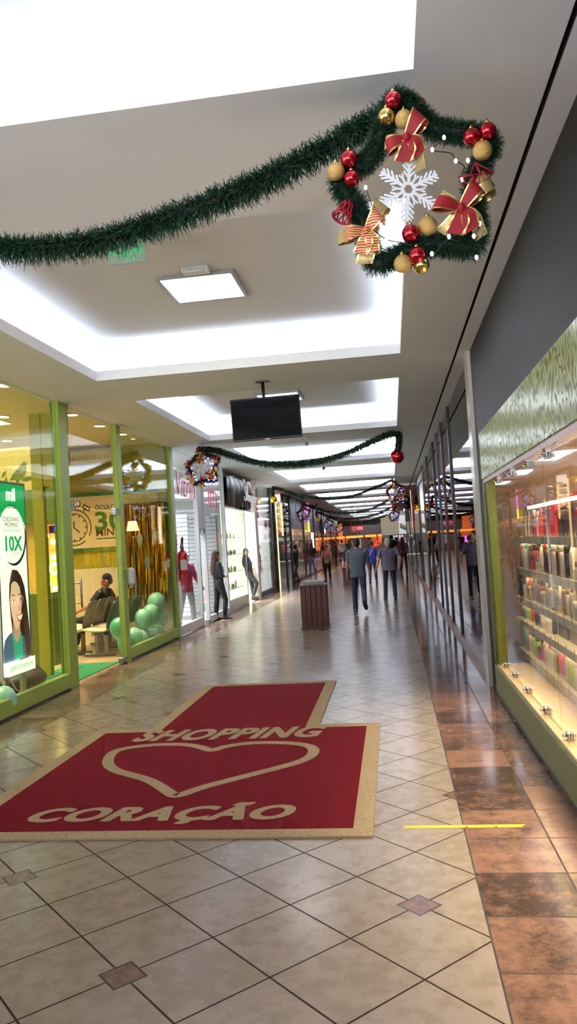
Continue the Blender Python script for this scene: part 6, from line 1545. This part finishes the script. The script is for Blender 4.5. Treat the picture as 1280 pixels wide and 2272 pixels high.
MB().box(1.9, 2.8, -.3, -.2, 1.0, 2.6).build('lit_panel', mat('white_lit_panel', (240, 244, 255), .4, emit=2.0, var=0), t)
q = MB(); 
q.tube([(.9, -.2, 1.0), (1.6, -.2, 1.7), (2.0, -.2, 1.0), (.9, -.2, 1.0)], .04, 6); q.build('neon_outline', mat('neon_red', (255, 70, 40), .4, emit=2, var=0), t)
MB().box(-2.9, -2.2, -.3, -.2, .75, 1.35).build('screen', mat('magenta_screen', (236, 120, 236), .4, emit=1.2), t)
t = thing('hanging_sign', 'red hanging sign with white heart outline and white lettering', 'sign', onY(792, 1173, 72.0))
t.scale = (.64, .64, .64)
MB().box(-.95, .95, -.03, .03, -.45, .45).build('board', mat('sign_deep_red', (176, 20, 34), .5, emit=.12), t)
q = MB(); M_ = frame((-.45, -.034, 0), (1, 0, 0), (0, 0, 1))
hh = smoothpath([M_ @ V3((x, y_, 0)) for x, y_ in ((0, -.2), (-.24, .05), (-.2, .22), (-.06, .22), (0, .13), (.06, .22), (.2, .22), (.24, .05), (0, -.2))], 4)
q.tube(hh, .025, 6); q.text('SHOPPING', .22, frame((.4, -.034, .06), (1, 0, 0), (0, 0, 1)), 0, .002, off=.01, xs=.8); q.text('CORAÇÃO', .22, frame((.4, -.034, -.16), (1, 0, 0), (0, 0, 1)), 0, .002, off=.01, xs=.8); q.text('SHOPPING', .09, frame((-.45, -.034, -.36), (1, 0, 0), (0, 0, 1)), 0, .002)
q.build('lettering', mat('sign_pink_white', (246, 206, 206), .4, emit=.4), t)
MB().cap((-.8, 0, .45), (-.8, 0, (CZ-t.location.z)/.64), .015, .015).cap((.8, 0, .45), (.8, 0, (CZ-t.location.z)/.64), .015, .015).build('rod', m_steel, t)
t = thing('storefront', 'beige store front with a white panel of red and green waves', 'shop front', (1.0, 70.0, 0))
MB().box(-1.9, -.3, 0, .1, 1.9, 3.6).build('beige_wall', mat('store_beige', (206, 190, 160), .6), t)
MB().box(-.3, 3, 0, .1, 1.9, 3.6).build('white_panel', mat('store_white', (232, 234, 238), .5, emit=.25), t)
q = MB(); q.rings([[(-.2+.1*i, -.01, 2.75+.16*math.sin(i*.35+2.2)-d_) for i in range(28)] for d_ in (0, .12)], 0, False, cap=False, closed=False); q.build('red_wave', mat('wave_red', (206, 40, 50), .5), t)
q = MB(); q.rings([[(-.2+.1*i, -.01, 2.6+.16*math.sin(i*.35+2.2)-d_) for i in range(28)] for d_ in (0, .3)], 0, False, cap=False, closed=False); q.build('green_wave', mat('wave_green', (30, 140, 100), .5), t)
MB().box(-1.9, 3, 1.2, 1.3, 0, 1.9).build('back_wall', mat('store_inner_grey', (120, 118, 116), .6, var=.3, vs=2), t)
o = MB().box(-.9, 3.0, 63.5, 69.5, 0, .119); o = o.build('display_platform', mat('platform_grey', (150, 150, 150), .5)); tag(o, 'low grey platform under the far white mannequins', 'platform')
area((-3, 73, 3.5), (0, 0, 0), 4, 2, 120, (1, .8, .55)); area((1.2, 66, 3.5), (0, 0, 0), 2, 4, 90, (1, .97, .95))
# world: daylight and added fill coming in from the open entrance behind the camera
wd = bpy.data.worlds.new('daylight'); SC.world = wd; wd.use_nodes = True
wt = wd.node_tree; bg = wt.nodes['Background']; bg.inputs[1].default_value = 1.0
g_ = wt.nodes.new('ShaderNodeTexCoord'); s_ = wt.nodes.new('ShaderNodeSeparateXYZ'); wt.links.new(g_.outputs['Generated'], s_.inputs[0])
rp = wt.nodes.new('ShaderNodeValToRGB'); mr = wt.nodes.new('ShaderNodeMapRange'); mr.inputs[1].default_value = -1; mr.inputs[2].default_value = 1
wt.links.new(s_.outputs[2], mr.inputs[0]); wt.links.new(mr.outputs[0], rp.inputs[0]); wt.links.new(rp.outputs[0], bg.inputs[0])
# bright lower half added to light the ceiling, dimmer bluish sky above
rp.color_ramp.elements[0].position = .49; rp.color_ramp.elements[0].color = (6.3, 6.4, 6.5, 1)
rp.color_ramp.elements[1].position = .53; rp.color_ramp.elements[1].color = (.4, .46, .6, 1)
SC.view_settings.view_transform = 'Standard'; SC.view_settings.look = 'None'; SC.view_settings.gamma = 1; SC.view_settings.use_curve_mapping = False
SC.view_settings.exposure = 0.2
cy_ = SC.cycles; cy_.use_denoising = True; cy_.use_adaptive_sampling = True; cy_.adaptive_threshold = .12; cy_.adaptive_min_samples = 16; cy_.light_sampling_threshold = .04; cy_.transparent_max_bounces = 16; cy_.max_bounces = 7; cy_.diffuse_bounces = 3; cy_.glossy_bounces = 4; cy_.caustics_reflective = False; cy_.caustics_refractive = False; cy_.sample_clamp_indirect = 6.0
